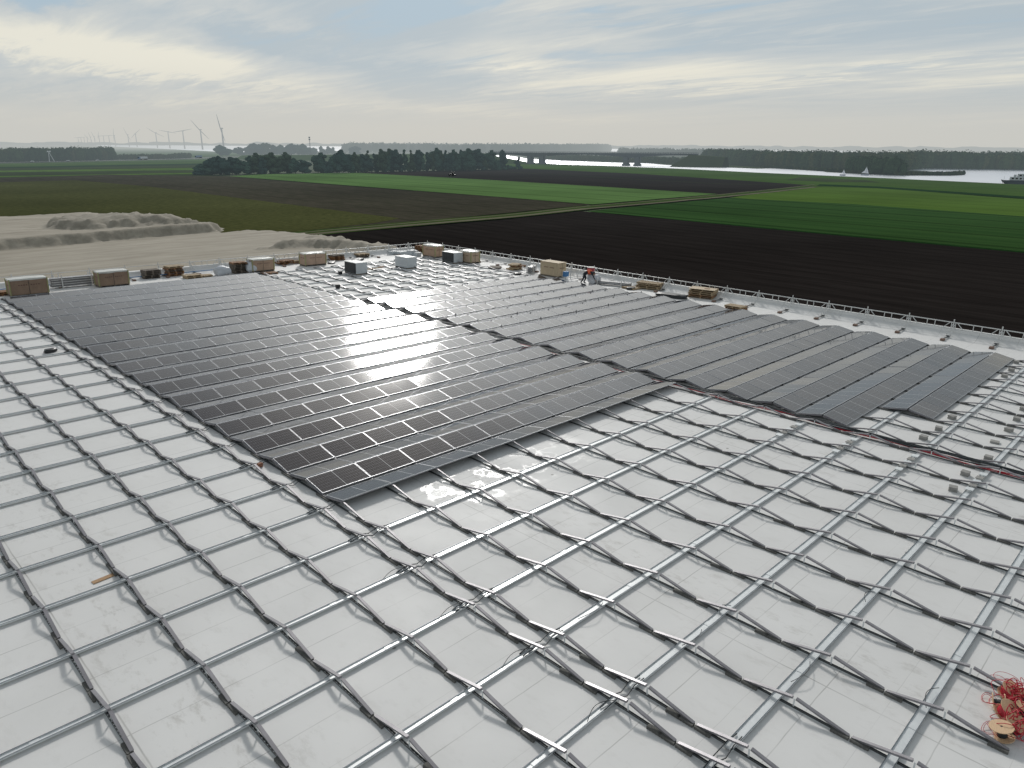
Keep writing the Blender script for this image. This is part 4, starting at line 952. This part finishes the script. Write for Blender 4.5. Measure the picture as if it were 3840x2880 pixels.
# woods that read as one mass
def wood(name, front, depth, h0, h1, n, seed, label, mi=(0, 1), shape=('round', 'poplar')):
    R = random.Random(seed); P = [gp(*p) for p in front]; seg = [(P[i], P[i + 1]) for i in range(len(P) - 1)]; Ls = [(b_ - a).length for a, b_ in seg]; T = sum(Ls)
    m = MB()
    for k in range(n):
        t = (k + R.random()) / n * T; i = 0
        while i < len(Ls) - 1 and t > Ls[i]: t -= Ls[i]; i += 1
        a, b_ = seg[i]; c = a.lerp(b_, min(1, t / Ls[i])); d = Vector((c.x - CAMP.x, c.y - CAMP.y, 0)).normalized()
        c = c + d * depth * (R.random() ** 1.6) ; h = R.uniform(h0, h1) * (1 + .12 * mnoise.noise(c * .02)); w = h * R.uniform(.55, .85); mm = R.choice(mi)
        s0 = max(.55, (c - CAMP).length / 1100)
        K, J = 5, 8; vs = [Vector((c.x + math.sin(PI * i / K) * math.cos(2 * PI * j / J) * w * .44 * R.uniform(.75, 1), c.y + math.sin(PI * i / K) * math.sin(2 * PI * j / J) * w * .44 * R.uniform(.75, 1), max(-.3, h * .46 + math.cos(PI * i / K) * h * .48 * R.uniform(.85, 1)))) for i in range(K + 1) for j in range(J)]
        m.add(vs, [(i * J + j, i * J + (j + 1) % J, (i + 1) * J + (j + 1) % J, (i + 1) * J + j) for i in range(K) for j in range(J)], mm)
        for q in range(40):
            v = Vector((R.gauss(0, 1), R.gauss(0, 1), R.gauss(0, 1))).normalized(); rr_ = R.uniform(.7, 1.08)
            p = Vector((c.x + v.x * w * .5 * rr_, c.y + v.y * w * .5 * rr_, max(.3, h * .52 + v.z * h * .48 * rr_))); s = R.uniform(.8, 1.5) * s0
            n_ = (v + Vector((R.uniform(-.7, .7), R.uniform(-.7, .7), R.uniform(-.2, .9)))).normalized(); t_ = n_.orthogonal().normalized(); b2 = n_.cross(t_)
            m.add([p + t_ * s, p + b2 * s, p - t_ * s, p - b2 * s], [(0, 1, 2, 3)], mm)
    o = m.build(name, WLEAF); return tag(o, label, 'wood', None, 'stuff')
wood('woodland', [(-500, 617), (0, 609), (200, 606), (330, 603), (425, 600)], 110, 13.5, 17.5, 430, 1, 'dark wood behind the road on the left', (0, 1, 2))
wood('scrub', [(400, 599), (520, 598), (640, 596), (715, 592)], 40, 5, 8, 150, 2, 'low scrub behind the lorry', (2, 1))
wood('far_forest', [(1290, 572), (1600, 574), (1900, 576), (2230, 572), (2285, 569)], 500, 24, 30, 700, 3, 'long hazy forest beyond the bridge', (0, 1))
wood('river_wood', [(2640, 612), (2760, 620), (2900, 629), (3100, 636), (3380, 641), (3460, 633), (3840, 638), (4200, 645)], 230, 15, 19.5, 1900, 4, 'broad wood on the far river bank', (0, 1, 2))
wood('river_wood_point', [(3180, 648), (3250, 651), (3330, 655), (3385, 657)], 14, 10, 17, 40, 5, 'darker clump of trees at the point', (0,))
wood('reeds', [(2850, 628), (3000, 636), (3180, 648), (3380, 657), (3560, 657.5), (3615, 655)], 10, 2.0, 3.2, 420, 6, 'low reeds along the wooded bank', (2, 0))
wood('bank_scrub', [(2040, 598), (2200, 604), (2300, 606), (2450, 612), (2600, 617), (2680, 619)], 130, 4, 9, 420, 7, 'scrub on the bank under the bridge', (2, 1, 1))
wood('bridge_end_trees', [(2320, 580), (2450, 582), (2620, 586), (2800, 590)], 120, 12, 19, 160, 8, 'trees beyond the bridge end', (1, 2))
# far shore of the lake: long thin hazy belts
def shore(x0, x1, yb, ht, seed, label):
    P = [gp(x0 + (x1 - x0) * k / 160, yb + (x0 + (x1 - x0) * k / 160) * .0062) for k in range(161)]; m = MB(); vs = []
    for p in P: vs += [(p.x, p.y, -.3), (p.x, p.y, ht * (.75 + .5 * mnoise.fractal(Vector((p.x, p.y, seed)) * .004, 1, 2, 4)))]
    m.add(vs, [(2 * i, 2 * i + 1, 2 * i + 3, 2 * i + 2) for i in range(160)]); o = m.build('far_shore', LEAF[1]); return tag(o, label, None, None, 'structure')
shore(-300, 620, 541.6, 34, 1, 'hazy low land on the left horizon')
shore(560, 1500, 541.0, 40, 2, 'hazy shore behind the left lake')
shore(1400, 4200, 540.5, 42, 3, 'hazy shore across the right horizon')
shore(2200, 4300, 543.8, 22, 5, 'nearer hazy shore on the right')

# ------------------------------------------------------------------ far things
TW = mat('turbine_backlit', (.02, .022, .025), .5, 0, .04, 1, far=True)  # backlit shade put into the colour: near black for white turbines
zA = lambda x, y: (240 + x * .2984, 420 + y * .2984)
tb = [(1980, 205, (-25, -145), (35, 140)), (1713, 222, (-76, -100), (90, 98)), (1490, 238, (-85, 13), (105, -22)), (1305, 247, (-76, -15), (92, 15)), (1150, 260, (-73, -50), (90, 42)), (897, 277, (-37, 43), (60, -50)), (800, 285, (-27, -74), (32, 64)), (630, 293, (7, -70), (-4, 60)), (560, 298, (-55, 3), (58, -4)), (492, 300, (-37, 2), (60, -3)), (436, 300, (10, -42), (-6, 36)), (378, 308, (-15, -50), (20, 48)), (333, 312, (-12, -50), (12, 46)), (288, 315, (-20, -30), (30, 33)), (248, 318, (-35, 2), (22, -2)), (210, 320, (-30, 2), (28, -2)), (175, 323, (-35, -2), (22, 1))]
for q, (x, y, d1, d2) in enumerate(tb):
    px, py = zA(x, y); H = 72.0; rt = ray(px, py); hd = math.hypot(rt.x, rt.y); D = (H - CAMP.z) / (rt.z / hd); hub = Vector((CAMP.x + rt.x / hd * D, CAMP.y + rt.y / hd * D, H))
    r = empty('wind_turbine', 'white two-bladed wind turbine, %s from the right in the line' % ORD(q + 1), 'wind turbine', 'wind turbines along the far dike'); r.location = (hub.x, hub.y, 0)
    f = Vector((rt.x, rt.y, 0)).normalized(); s = Vector((f.y, -f.x, 0))
    m = MB(); m.smooth = True; m.tube([(0, 0, 0), (0, 0, H * .5), (0, 0, H - 1)], [3.0, 2.5, 1.8], 12); m.build('tower', TW, r)
    m = MB(); c = Vector((0, 0, H)); ax = (s * -.8 + f * -.6).normalized(); m.bar(c + ax * 5, c - ax * 5, 3.2, 3.4); m.build('nacelle', TW, r)
    m = MB(); m.smooth = True; hc = c + ax * 5; m.tube([hc, hc + ax * 2.2], [1.5, .6], 10); m.build('hub', TW, r)
    for d in (d1, d2):
        k = .2984 * D / FPX * 1.0; v = s * d[0] * k + Vector((0, 0, -d[1] * k)); m = MB(); e = hc + v; mid = hc + v * .25
        m.tube([hc, hc + v * .10, mid, e], [1.2, 1.5, 1.7, .55], 6); m.build('blade', TW, r)
# lattice mast
b_ = gp(1165, 583); r = empty('radio_mast', 'slim grey radio mast above the trees', 'mast'); r.location = b_
m = MB(); D = (b_ - CAMP).length; hm = CAMP.z + ray(1165, 513).z / math.hypot(ray(1165, 513).x, ray(1165, 513).y) * D
for k in range(3): a = k * 2.09; m.tube([(2.0 * math.cos(a), 2.0 * math.sin(a), 0), (.5 * math.cos(a), .5 * math.sin(a), hm)], [.22, .16], 5)
for j in range(10):
    z = j * hm / 10; w = 2.0 - 1.5 * j / 10
    for k in range(3): a, a2 = k * 2.09, (k + 1) * 2.09; m.bar((w * math.cos(a), w * math.sin(a), z), (w * math.cos(a2), w * math.sin(a2), z + hm / 10), .16)
m.build('lattice', TW, r); m = MB()
for z in (hm * .82, hm * .93):
    for k in range(3): a = k * 2.09 + 1; m.box(1.2 * math.cos(a) - .5, 1.2 * math.cos(a) + .5, 1.2 * math.sin(a) - .5, 1.2 * math.sin(a) + .5, z, z + 2.6)
m.build('antenna', TW, r)
# A-shaped white pylon by the road
TW2 = mat('pole_white', (.6, .6, .6), .5, far=True)
b_ = gp(190, 607.5); r = empty('road_camera_pole', 'white A-shaped pole with a box head beside the road', 'pole'); r.location = b_; f = Vector((b_.x - CAMP.x, b_.y - CAMP.y, 0)).normalized(); s = Vector((f.y, -f.x, 0)); 
for a, e in ((-1.2, -.9), (4.2, .3)):
    m = MB(); m.tube([s * a, s * e * .4 + Vector((0, 0, 11))], .38, 6); m.build('leg', TW2, r)
m = MB(); m.bar(s * -2 + Vector((0, 0, 12)), s * 2 + Vector((0, 0, 12)), 1.4, 1.6); m.build('head', TW2, r)
# vehicles on the road
def vehicle(px, kind, cols, label, Lv):
    p = gp(px[0], px[1]) ; r = empty(kind, label, kind); a = gp(px[0] + 40, px[1] - 1.0); d = (a - p).normalized(); r.location = (p.x, p.y, .5); r.rotation_euler = (0, 0, math.atan2(d.y, d.x))
    if kind == 'lorry':
        m = MB(); m.box(-Lv / 2 + 3.0, Lv / 2, -1.25, 1.25, 1.2, 4.0); m.build('trailer', cols[1], r)
        m = MB(); m.box(-Lv / 2, -Lv / 2 + 2.4, -1.25, 1.25, .8, 3.6); m.box(-Lv / 2 - .1, -Lv / 2 + .3, -1.0, 1.0, .6, 1.6); m.build('cab', cols[0], r)
        m = MB(); m.box(-Lv / 2 - .05, -Lv / 2 - .0, -1.1, 1.1, 2.2, 3.2); m.build('windscreen', BLACK, r)
        m = MB(); m.box(-Lv / 2 + 1, Lv / 2 - .3, -1.0, 1.0, .7, 1.2); m.build('chassis', BLACK, r)
        for x in (-Lv / 2 + 1.2, -Lv / 2 + 4.2, Lv / 2 - 3.6, Lv / 2 - 2.3, Lv / 2 - 1):
            for y in (-1.1, 1.1): m = MB(); m.cyl((0, 0, -.15), .5, .3, 14, M=Matrix.Translation((x, y, .5)) @ Matrix.Rotation(PI / 2, 4, 'X')); m.build('wheel', BLACK, r)
    else:
        m = MB(); y = .88
        prof = [(-2.1, .35), (-2.15, .8), (-1.3, .95), (-.7, 1.42), (.8, 1.45), (1.6, 1.0), (2.15, .92), (2.15, .35)]
        vs = [(x, s_ * y * (1 if z < 1.1 else .8), z) for s_ in (-1, 1) for x, z in prof]; n = len(prof)
        m.add(vs, [tuple(range(n)), tuple(range(n, 2 * n))[::-1]] + [(i, (i + 1) % n, n + (i + 1) % n, n + i) for i in range(n)]); m.build('body', cols[0], r)
        m = MB(); m.box(-.75, .85, -.75, .75, .98, 1.38); m.box(-.9, -.76, -.6, .6, 1.0, 1.3); m.build('window', BLACK, r)
        for x in (-1.35, 1.4):
            for s_ in (-1, 1): m = MB(); m.cyl((0, 0, -.12), .33, .24, 14, M=Matrix.Translation((x, s_ * .8, .33)) @ Matrix.Rotation(PI / 2, 4, 'X')); m.build('wheel', BLACK, r)
LB = mat('lorry_blue', (.03, .11, .22), .5, 0, .05, 1, far=True); LW = mat('lorry_white', (.5, .52, .53), .5, 0, .1, .6, far=True)
vehicle((536, 600), 'lorry', (LB, LW), 'lorry with blue cab and long white trailer on the road', 17)
vehicle((745, 594), 'lorry', (LB, LB), 'dark blue lorry emerging left of the dark trees', 15)
for q, (px, lb) in enumerate([((366, 604.5), 'white car on the left road, right of two cars'), ((256, 606.5), 'pale car right of the white A-shaped pole'), ((122, 609), 'small pale car left of the A-shaped pole'), ((1045, 588.5), 'white car on the road behind the dark trees')]): vehicle(px, 'car', (LW,), lb, 4)
# small marker post in the corner of the field and the tractor
b_ = gp(834, 654); m = MB(); m.box(-.5, .5, -.3, .3, 1.2, 3.0); m.box(-.1, .1, -.1, .1, 0, 1.2); o = m.build('marker_sign', LW); o.location = b_; tag(o, 'small white sign at the edge of dark trees', 'sign')
b_ = gp(1692, 661); r = empty('tractor', 'small dark tractor working the far ploughed field', 'tractor'); r.location = b_; r.rotation_euler = (0, 0, -.6)
m = MB(); m.box(-1.9, .3, -.5, .5, .9, 1.8); m.build('hood', BLACK, r); m = MB(); m.box(.3, 1.7, -.75, .75, 1.0, 2.9); m.box(.25, 1.8, -.8, .8, 2.9, 3.05); m.build('cab', BLACK, r)
for x, rr_ in ((1.2, .95), (-1.4, .6)):
    for s_ in (-1, 1): m = MB(); m.cyl((0, 0, -.25), rr_, .5, 18, M=Matrix.Translation((x, s_ * .95, rr_)) @ Matrix.Rotation(PI / 2, 4, 'X')); m.build('wheel', BLACK, r)
m = MB(); m.box(2.2, 3.6, -1.6, 1.6, .5, 1.3); m.build('implement', BLACK, r)
# bridge
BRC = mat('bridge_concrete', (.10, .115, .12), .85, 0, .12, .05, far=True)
P1 = gp(*zd(395, 232)); P2 = gp(*zd(1275, 247)); d = (P2 - P1); Lsp = d.length; d.normalize(); nrm = Vector((-d.y, d.x, 0))
def deckz(px, P): rt = ray(*px); return CAMP.z + rt.z / math.hypot(rt.x, rt.y) * math.hypot(P.x - CAMP.x, P.y - CAMP.y)
z1 = deckz(zd(395, 127), P1); z2 = deckz(zd(1275, 132), P2)
r = empty('bridge', 'long low concrete road bridge over the river', 'bridge')
s0, s1 = -1.0 * Lsp * .52, Lsp * 1.62; N = 90; W = 13.0; m = MB(); vs = []
for i in range(N + 1):
    s = s0 + (s1 - s0) * i / N; zt = z1 + (z2 - z1) * min(1.2, max(-.3, s / Lsp)); 
    u = min(abs(s), abs(s - Lsp)) / (Lsp * .5); th = 2.2 + 3.6 * max(0, 1 - u) ** 2; c = P1 + d * s
    for sg, dz, wz in ((-1, 0, 1), (1, 0, 1), (1, -1.0, 1), (1, -th, .7), (-1, -th, .7), (-1, -1.0, 1)):
        q = c + nrm * sg * W / 2 * wz; vs.append((q.x, q.y, zt + dz))
m.add(vs, [(i * 6 + k, i * 6 + (k + 1) % 6, (i + 1) * 6 + (k + 1) % 6, (i + 1) * 6 + k) for i in range(N) for k in range(6)] + [tuple(range(6)), tuple(N * 6 + k for k in range(6))])
m.build('deck', BRC, r)
for P, zt, wx in ((P1, z1, 5.2), (P2, z2, 5.6)):
    for k in range(4):
        c = P + nrm * ((k % 2) * 8 - 4) + d * ((k // 2) * 14 - 7 if P is P2 else (k // 2) * 16 - 8); m = MB()
        Mx = Matrix.Translation((c.x, c.y, 0)) @ Matrix.Rotation(math.atan2(d.y, d.x), 4, 'Z'); m.box(-2.3, 2.3, -2.2, 2.2, -.3, zt - 4.5, 0, Mx); m.box(-3.2, 3.2, -3.2, 3.2, -.3, 1.6, 0, Mx); m.build('pier', BRC, r)
m = MB()
for sg in (-1, 1):
    for i in range(N):
        sa, sb_ = s0 + (s1 - s0) * i / N, s0 + (s1 - s0) * (i + 1) / N; zt = z1 + (z2 - z1) * min(1.2, max(-.3, sa / Lsp)); zt2 = z1 + (z2 - z1) * min(1.2, max(-.3, sb_ / Lsp))
        a = P1 + d * sa + nrm * sg * (W / 2 - .3); b_ = P1 + d * sb_ + nrm * sg * (W / 2 - .3); m.bar((a.x, a.y, zt + .9), (b_.x, b_.y, zt2 + .9), .2, .3); m.bar((a.x, a.y, zt), (a.x, a.y, zt + .9), .2)
m.build('parapet_rail', BRC, r)
# grassy ramps at both ends
for s, sg in ((s0 + 30, -1), (s1 - 12, 1)):
    m = MB(); vs = []; nseg = 10
    zt = z1 if sg < 0 else z1 + (z2 - z1) * 1.2
    for i in range(nseg + 1):
        c = P1 + d * (s + sg * i * (45 if sg < 0 else 4.5)); h = (zt - 1.2) * (1 - (.06 if sg < 0 else .02) * i)
        if i == 0: c = P1 + d * (s - sg * (28 if sg < 0 else 14)); h = .2
        for off, z in ((-26, -.3), (-9, h), (9, h), (26, -.3)): q = c + nrm * off; vs.append((q.x, q.y, z))
    m.add(vs, [(i * 4 + k, i * 4 + k + 1, i * 4 + 5 + k, i * 4 + 4 + k) for i in range(nseg) for k in range(3)]); o = m.build('embankment', DIKE if sg < 0 else BUSHG); o['kind'] = 'structure'
# boats
def sailboat(px, topy, label, wpx):
    b_ = gp(*px); D = (b_ - CAMP).length; rt = ray(px[0], topy); h = CAMP.z + rt.z / math.hypot(rt.x, rt.y) * D; r = empty('sailboat', label, 'sailing boat', 'sailing boats on the river'); r.location = (b_.x, b_.y, -.2); f = (b_ - CAMP); f.z = 0; f.normalize(); s = Vector((f.y, -f.x, 0)); r.rotation_euler = (0, 0, math.atan2(s.y, s.x))
    w = wpx / FPX * D
    m = MB(); m.smooth = True; vs = []; N = 8
    for i in range(N + 1):
        t = i / N; x = (t - .5) * w; bw = 1.3 * math.sin(PI * (t * .8 + .12)) ** .7 * (1 if i < N else .15)
        for y, z in ((-bw, 1.1), (-bw * .6, .1), (bw * .6, .1), (bw, 1.1)): vs.append((x, y, z))
    m.add(vs, [(i * 4 + k, i * 4 + (k + 1) % 4, (i + 1) * 4 + (k + 1) % 4, (i + 1) * 4 + k) for i in range(N) for k in range(4)]); m.build('hull', mat('hull', (.35, .37, .42), .4, far=True), r)
    m = MB(); m.tube([(.1 * w, 0, 1), (.1 * w, 0, h)], .09, 5); m.build('mast', LW, r)
    SAILM = mat('sail', (.86, .86, .88), .6, 0, .02, .4, far=True)
    m = MB(); m.add([(.08 * w, 0, h * .98), (.08 * w, .1, 1.8), (-.42 * w, .8, 2.0), (-.1 * w, .5, h * .55)], [(0, 1, 2, 3)]); m.build('mainsail', SAILM, r)
    m = MB(); m.add([(.12 * w, 0, h * .93), (.12 * w, .2, 1.8), (.42 * w, .3, 1.5)], [(0, 1, 2)]); m.build('foresail', SAILM, r)
sailboat((3243, 657), 624, 'larger white sailboat at the right, before the dark trees', 26)
sailboat((3160, 658), 634, 'smaller white sailboat, left of the pair', 18)
b_ = gp(3836, 690); r = empty('river_ship', 'white passenger ship with dark hull at the right edge', 'ship'); r.location = (b_.x, b_.y, -.2); f = b_ - CAMP; r.rotation_euler = (0, 0, math.atan2(-f.x, f.y) * 1.0)
sh = Vector((f.y, -f.x, 0)).normalized(); r.rotation_euler = (0, 0, math.atan2(sh.y, sh.x) + .1)
m = MB(); m.add([(-13, 0, 2.8), (-11, -2.4, 2.4), (22, -2.6, 2.4), (22, 2.6, 2.4), (-11, 2.4, 2.4), (-11, 0, 0), (-10, -1.8, 0), (22, -2.2, 0), (22, 2.2, 0), (-10, 1.8, 0)], [(0, 1, 6, 5), (1, 2, 7, 6), (2, 3, 8, 7), (3, 4, 9, 8), (4, 0, 5, 9), (0, 4, 3, 2, 1)]); m.build('hull', mat('ship_hull', (.02, .03, .04), .5, far=True), r)
m = MB(); m.box(-8, 20, -2, 2, 2.5, 4.6); m.box(-4, 14, -1.7, 1.7, 4.6, 6.6); m.box(-6, -4.5, -1, 1, 4.6, 6.0); m.build('cabin', LW, r)
m = MB()
for k in range(12): m.box(-7 + k * 2.2, -5.8 + k * 2.2, -2.05, 2.05, 3.2, 4.0)
for k in range(7): m.box(-3 + k * 2.2, -1.8 + k * 2.2, -1.75, 1.75, 5.2, 6.0)
m.build('window', BLACK, r)
m = MB(); m.tube([(0, 0, 6.5), (0, 0, 10)], .12, 5); m.tube([(-11, 0, 2.5), (-11, 0, 5)], .08, 5); m.build('mast', LW, r)
for q, x in enumerate((2120, 2127, 2143)):
    b_ = gp(x, 617.5); m = MB(); m.tube([(0, 0, 0), (0, 0, 2.2 + q * .5)], .25, 5); m.cyl((0, 0, 1.6), .4, .8, 8); o = m.build('mooring_post', BRC); o.location = b_; tag(o, 'tiny post on the dike before the bridge, %s from left' % ORD(q + 1), 'post')

# ------------------------------------------------------------------ sky, sun, camera
SUN_AZ, SUN_EL = math.radians(48.2), math.radians(29.3)
sd = Vector((math.cos(SUN_AZ) * math.cos(SUN_EL), math.sin(SUN_AZ) * math.cos(SUN_EL), math.sin(SUN_EL)))
w = bpy.data.worlds.new('World'); bpy.context.scene.world = w; w.use_nodes = True; nt = w.node_tree; L = nt.links.new
bg = nt.nodes['Background']; bg.inputs['Strength'].default_value = .113
sky = nd(nt, 'ShaderNodeTexSky', sky_type='NISHITA'); sky.sun_disc = False; sky.sun_elevation = SUN_EL; sky.sun_rotation = PI / 2 - SUN_AZ; sky.dust_density = 3.0; sky.air_density = 1.0
tc = nd(nt, 'ShaderNodeTexCoord'); sx = nd(nt, 'ShaderNodeSeparateXYZ'); L(tc.outputs['Generated'], sx.inputs[0])
def M_(op, a, b_=None, cl=False):
    n = nd(nt, 'ShaderNodeMath', operation=op); n.use_clamp = cl
    for i, q in enumerate((a, b_)):
        if q is None: continue
        if isinstance(q, (int, float)): n.inputs[i].default_value = q
        else: L(q, n.inputs[i])
    return n.outputs[0]
def V_(op, a, b_):
    n = nd(nt, 'ShaderNodeVectorMath', operation=op)
    for i, q in enumerate((a, b_)):
        if isinstance(q, (tuple, list)): n.inputs[i].default_value = q
        else: L(q, n.inputs[i])
    return n
zc = M_('MAXIMUM', sx.outputs[2], 0.0); den = M_('ADD', zc, .075)
cx = nd(nt, 'ShaderNodeCombineXYZ'); L(M_('DIVIDE', sx.outputs[0], den), cx.inputs[0]); L(M_('DIVIDE', sx.outputs[1], den), cx.inputs[1])
def cn(scale, rot, sxy, detail=6, rough=.55, dist=0.0, off=(0, 0, 0)):
    mp = nd(nt, 'ShaderNodeMapping'); mp.inputs['Rotation'].default_value = (0, 0, rot); mp.inputs['Scale'].default_value = (sxy[0], sxy[1], 1); mp.inputs['Location'].default_value = off; L(cx.outputs[0], mp.inputs[0])
    n = nd(nt, 'ShaderNodeTexNoise'); n.inputs['Scale'].default_value = scale; n.inputs['Detail'].default_value = detail; n.inputs['Roughness'].default_value = rough; n.inputs['Distortion'].default_value = dist
    L(mp.outputs[0], n.inputs['Vector']); return n.outputs[0]
def R_(s, a, b_, lo=0, hi=1):
    r = nd(nt, 'ShaderNodeMapRange'); r.interpolation_type = 'SMOOTHSTEP'; r.inputs[1].default_value = a; r.inputs[2].default_value = b_; r.inputs[3].default_value = lo; r.inputs[4].default_value = hi; L(s, r.inputs[0]); return r.outputs[0]
def X_(f, a, b_):
    n = nd(nt, 'ShaderNodeMix', data_type='RGBA')
    if isinstance(f, (int, float)): n.inputs[0].default_value = f
    else: L(f, n.inputs[0])
    for i, q in ((6, a), (7, b_)):
        if isinstance(q, tuple): n.inputs[i].default_value = (*q, 1)
        else: L(q, n.inputs[i])
    return n.outputs[2]
big = cn(.42, .45, (1.0, .55), 5, .5, .6, (3.1, 1.7, 0))
mid = cn(1.3, .95, (1.3, .42), 7, .58, .5, (0.4, 2.2, 0))
fine = cn(4.2, .8, (1.6, .5), 8, .62, .7, (5, 1, 0))
cov = M_('ADD', M_('MULTIPLY', big, .45), M_('ADD', M_('MULTIPLY', mid, .37), M_('MULTIPLY', fine, .18)))
# the day's large cloud bands, laid out by compass bearing and height above the horizon
az = M_('ARCTAN2', sx.outputs[1], sx.outputs[0]); el = M_('ARCSINE', sx.outputs[2])
az = M_('ADD', az, M_('MULTIPLY', M_('SUBTRACT', mid, .5), .22)); el = M_('ADD', el, M_('MULTIPLY', M_('SUBTRACT', fine, .5), .05))
for x, y, su, sv, slope, amp in [(400, 150, 430, 26, .13, .13), (110, 78, 210, 34, .15, .09), (260, 238, 420, 18, .06, -.09), (560, 88, 260, 24, .2, -.10), (885, 62, 120, 34, 0, -.15), (1085, 130, 130, 22, .05, .10), (1110, 8, 140, 16, 0, .05), (1500, 168, 220, 22, -.05, .12), (1560, 92, 200, 26, .1, -.09), (1960, 60, 220, 45, 0, -.06), (1980, 130, 260, 10, -.1, .07), (1150, 246, 300, 10, .04, .07), (1000, 212, 480, 12, .02, -.06), (250, 10, 200, 22, .1, .02), (720, -30, 200, 60, .1, -.06), (880, 5, 200, 45, .0, -.17)]:
    d_ = ray(x * 1.736, y * 1.736).normalized(); a0 = math.atan2(d_.y, d_.x); e0 = math.asin(d_.z); k = 1.736 / FPX
    du = M_('SUBTRACT', a0, az); dv_ = M_('ADD', M_('SUBTRACT', el, e0), M_('MULTIPLY', du, slope))
    q = M_('ADD', M_('POWER', M_('ABSOLUTE', M_('DIVIDE', du, su * k)), 2.0), M_('POWER', M_('ABSOLUTE', M_('DIVIDE', dv_, sv * k)), 2.0))
    cov = M_('ADD', cov, M_('MULTIPLY', M_('EXPONENT', M_('MULTIPLY', q, -1.0)), amp * .8))
grey = X_(R_(cov, .40, .53), (3.85, 4.5, 4.95), (4.8, 5.15, 5.25))            # thin grey-blue to mid cloud
lit = X_(R_(cov, .50, .66), grey, (6.9, 6.75, 5.95))                        # cream lit bands
hz = R_(zc, .01, .10)
low = X_(hz, (5.15, 5.15, 4.85), lit)
blue = X_(M_('MULTIPLY', R_(mid, .34, .46, 1, 0), R_(zc, .06, .16)), low, (3.5, 4.5, 5.3))
mixs = X_(.02, blue, sky.outputs[0])
# bright veil of cloud around the hidden sun
dt = V_('DOT_PRODUCT', tc.outputs['Generated'], tuple(sd)); dv = dt.outputs['Value']
g1 = M_('POWER', M_('MAXIMUM', dv, 0.0), 90.0); g2 = M_('POWER', M_('MAXIMUM', dv, 0.0), 28.0)
azr = M_('DIVIDE', M_('SUBTRACT', M_('ARCTAN2', sx.outputs[1], sx.outputs[0]), SUN_AZ), math.radians(26))
gaz = M_('EXPONENT', M_('MULTIPLY', M_('MULTIPLY', azr, azr), -1.0))
band = M_('MULTIPLY', R_(zc, .20, .40), R_(zc, .47, .66, 1.0, .0))
gl = M_('ADD', M_('MULTIPLY', g1, 6.0), M_('MULTIPLY', M_('MULTIPLY', gaz, band), 15.0))
add = V_('ADD', mixs, V_('MULTIPLY', (1.0, .95, .84), gl).outputs[0])
gn = V_('MULTIPLY', (1.0, .95, .84), (1, 1, 1))
sc_ = nd(nt, 'ShaderNodeVectorMath', operation='SCALE'); sc_.inputs[0].default_value = (1.0, .985, .94); L(gl, sc_.inputs['Scale'])
thin = X_(R_(zc, .52, .70, 0.0, .35), mixs, sky.outputs[0]); hi_ = nd(nt, 'ShaderNodeVectorMath', operation='SCALE'); L(thin, hi_.inputs[0]); L(R_(zc, .48, .66, 1.0, .60), hi_.inputs['Scale'])   # thinner cloud overhead
add2 = V_('ADD', hi_.outputs[0], sc_.outputs[0]); L(add2.outputs[0], bg.inputs['Color'])
# the side of the sky behind the viewer is duller
sl = bpy.data.lights.new('sun', 'SUN'); sl.energy = 1.75; sl.angle = math.radians(6.0); sl.color = (1.0, .97, .93)
so = bpy.data.objects.new('sun', sl); C.objects.link(so); so.rotation_euler = sd.to_track_quat('Z', 'Y').to_euler(); so.location = (0, 0, 80)
cam = bpy.data.cameras.new('camera'); cam.sensor_fit = 'HORIZONTAL'; cam.sensor_width = 36; cam.lens = 36 * FPX / 3840; cam.clip_start = .3; cam.clip_end = 90000
co = bpy.data.objects.new('camera', cam); C.objects.link(co); co.matrix_world = Matrix.Translation(CAMP) @ RC.to_4x4()
sc = bpy.context.scene; sc.camera = co
sc.view_settings.view_transform = 'Standard'; sc.view_settings.look = 'None'; sc.view_settings.exposure = 0
sc.cycles.max_bounces = 5; sc.cycles.diffuse_bounces = 3; sc.cycles.glossy_bounces = 3; sc.cycles.use_denoising = True
sc.cycles.sample_clamp_indirect = 6
print('frames', len(cand), 'kept', len(keep))
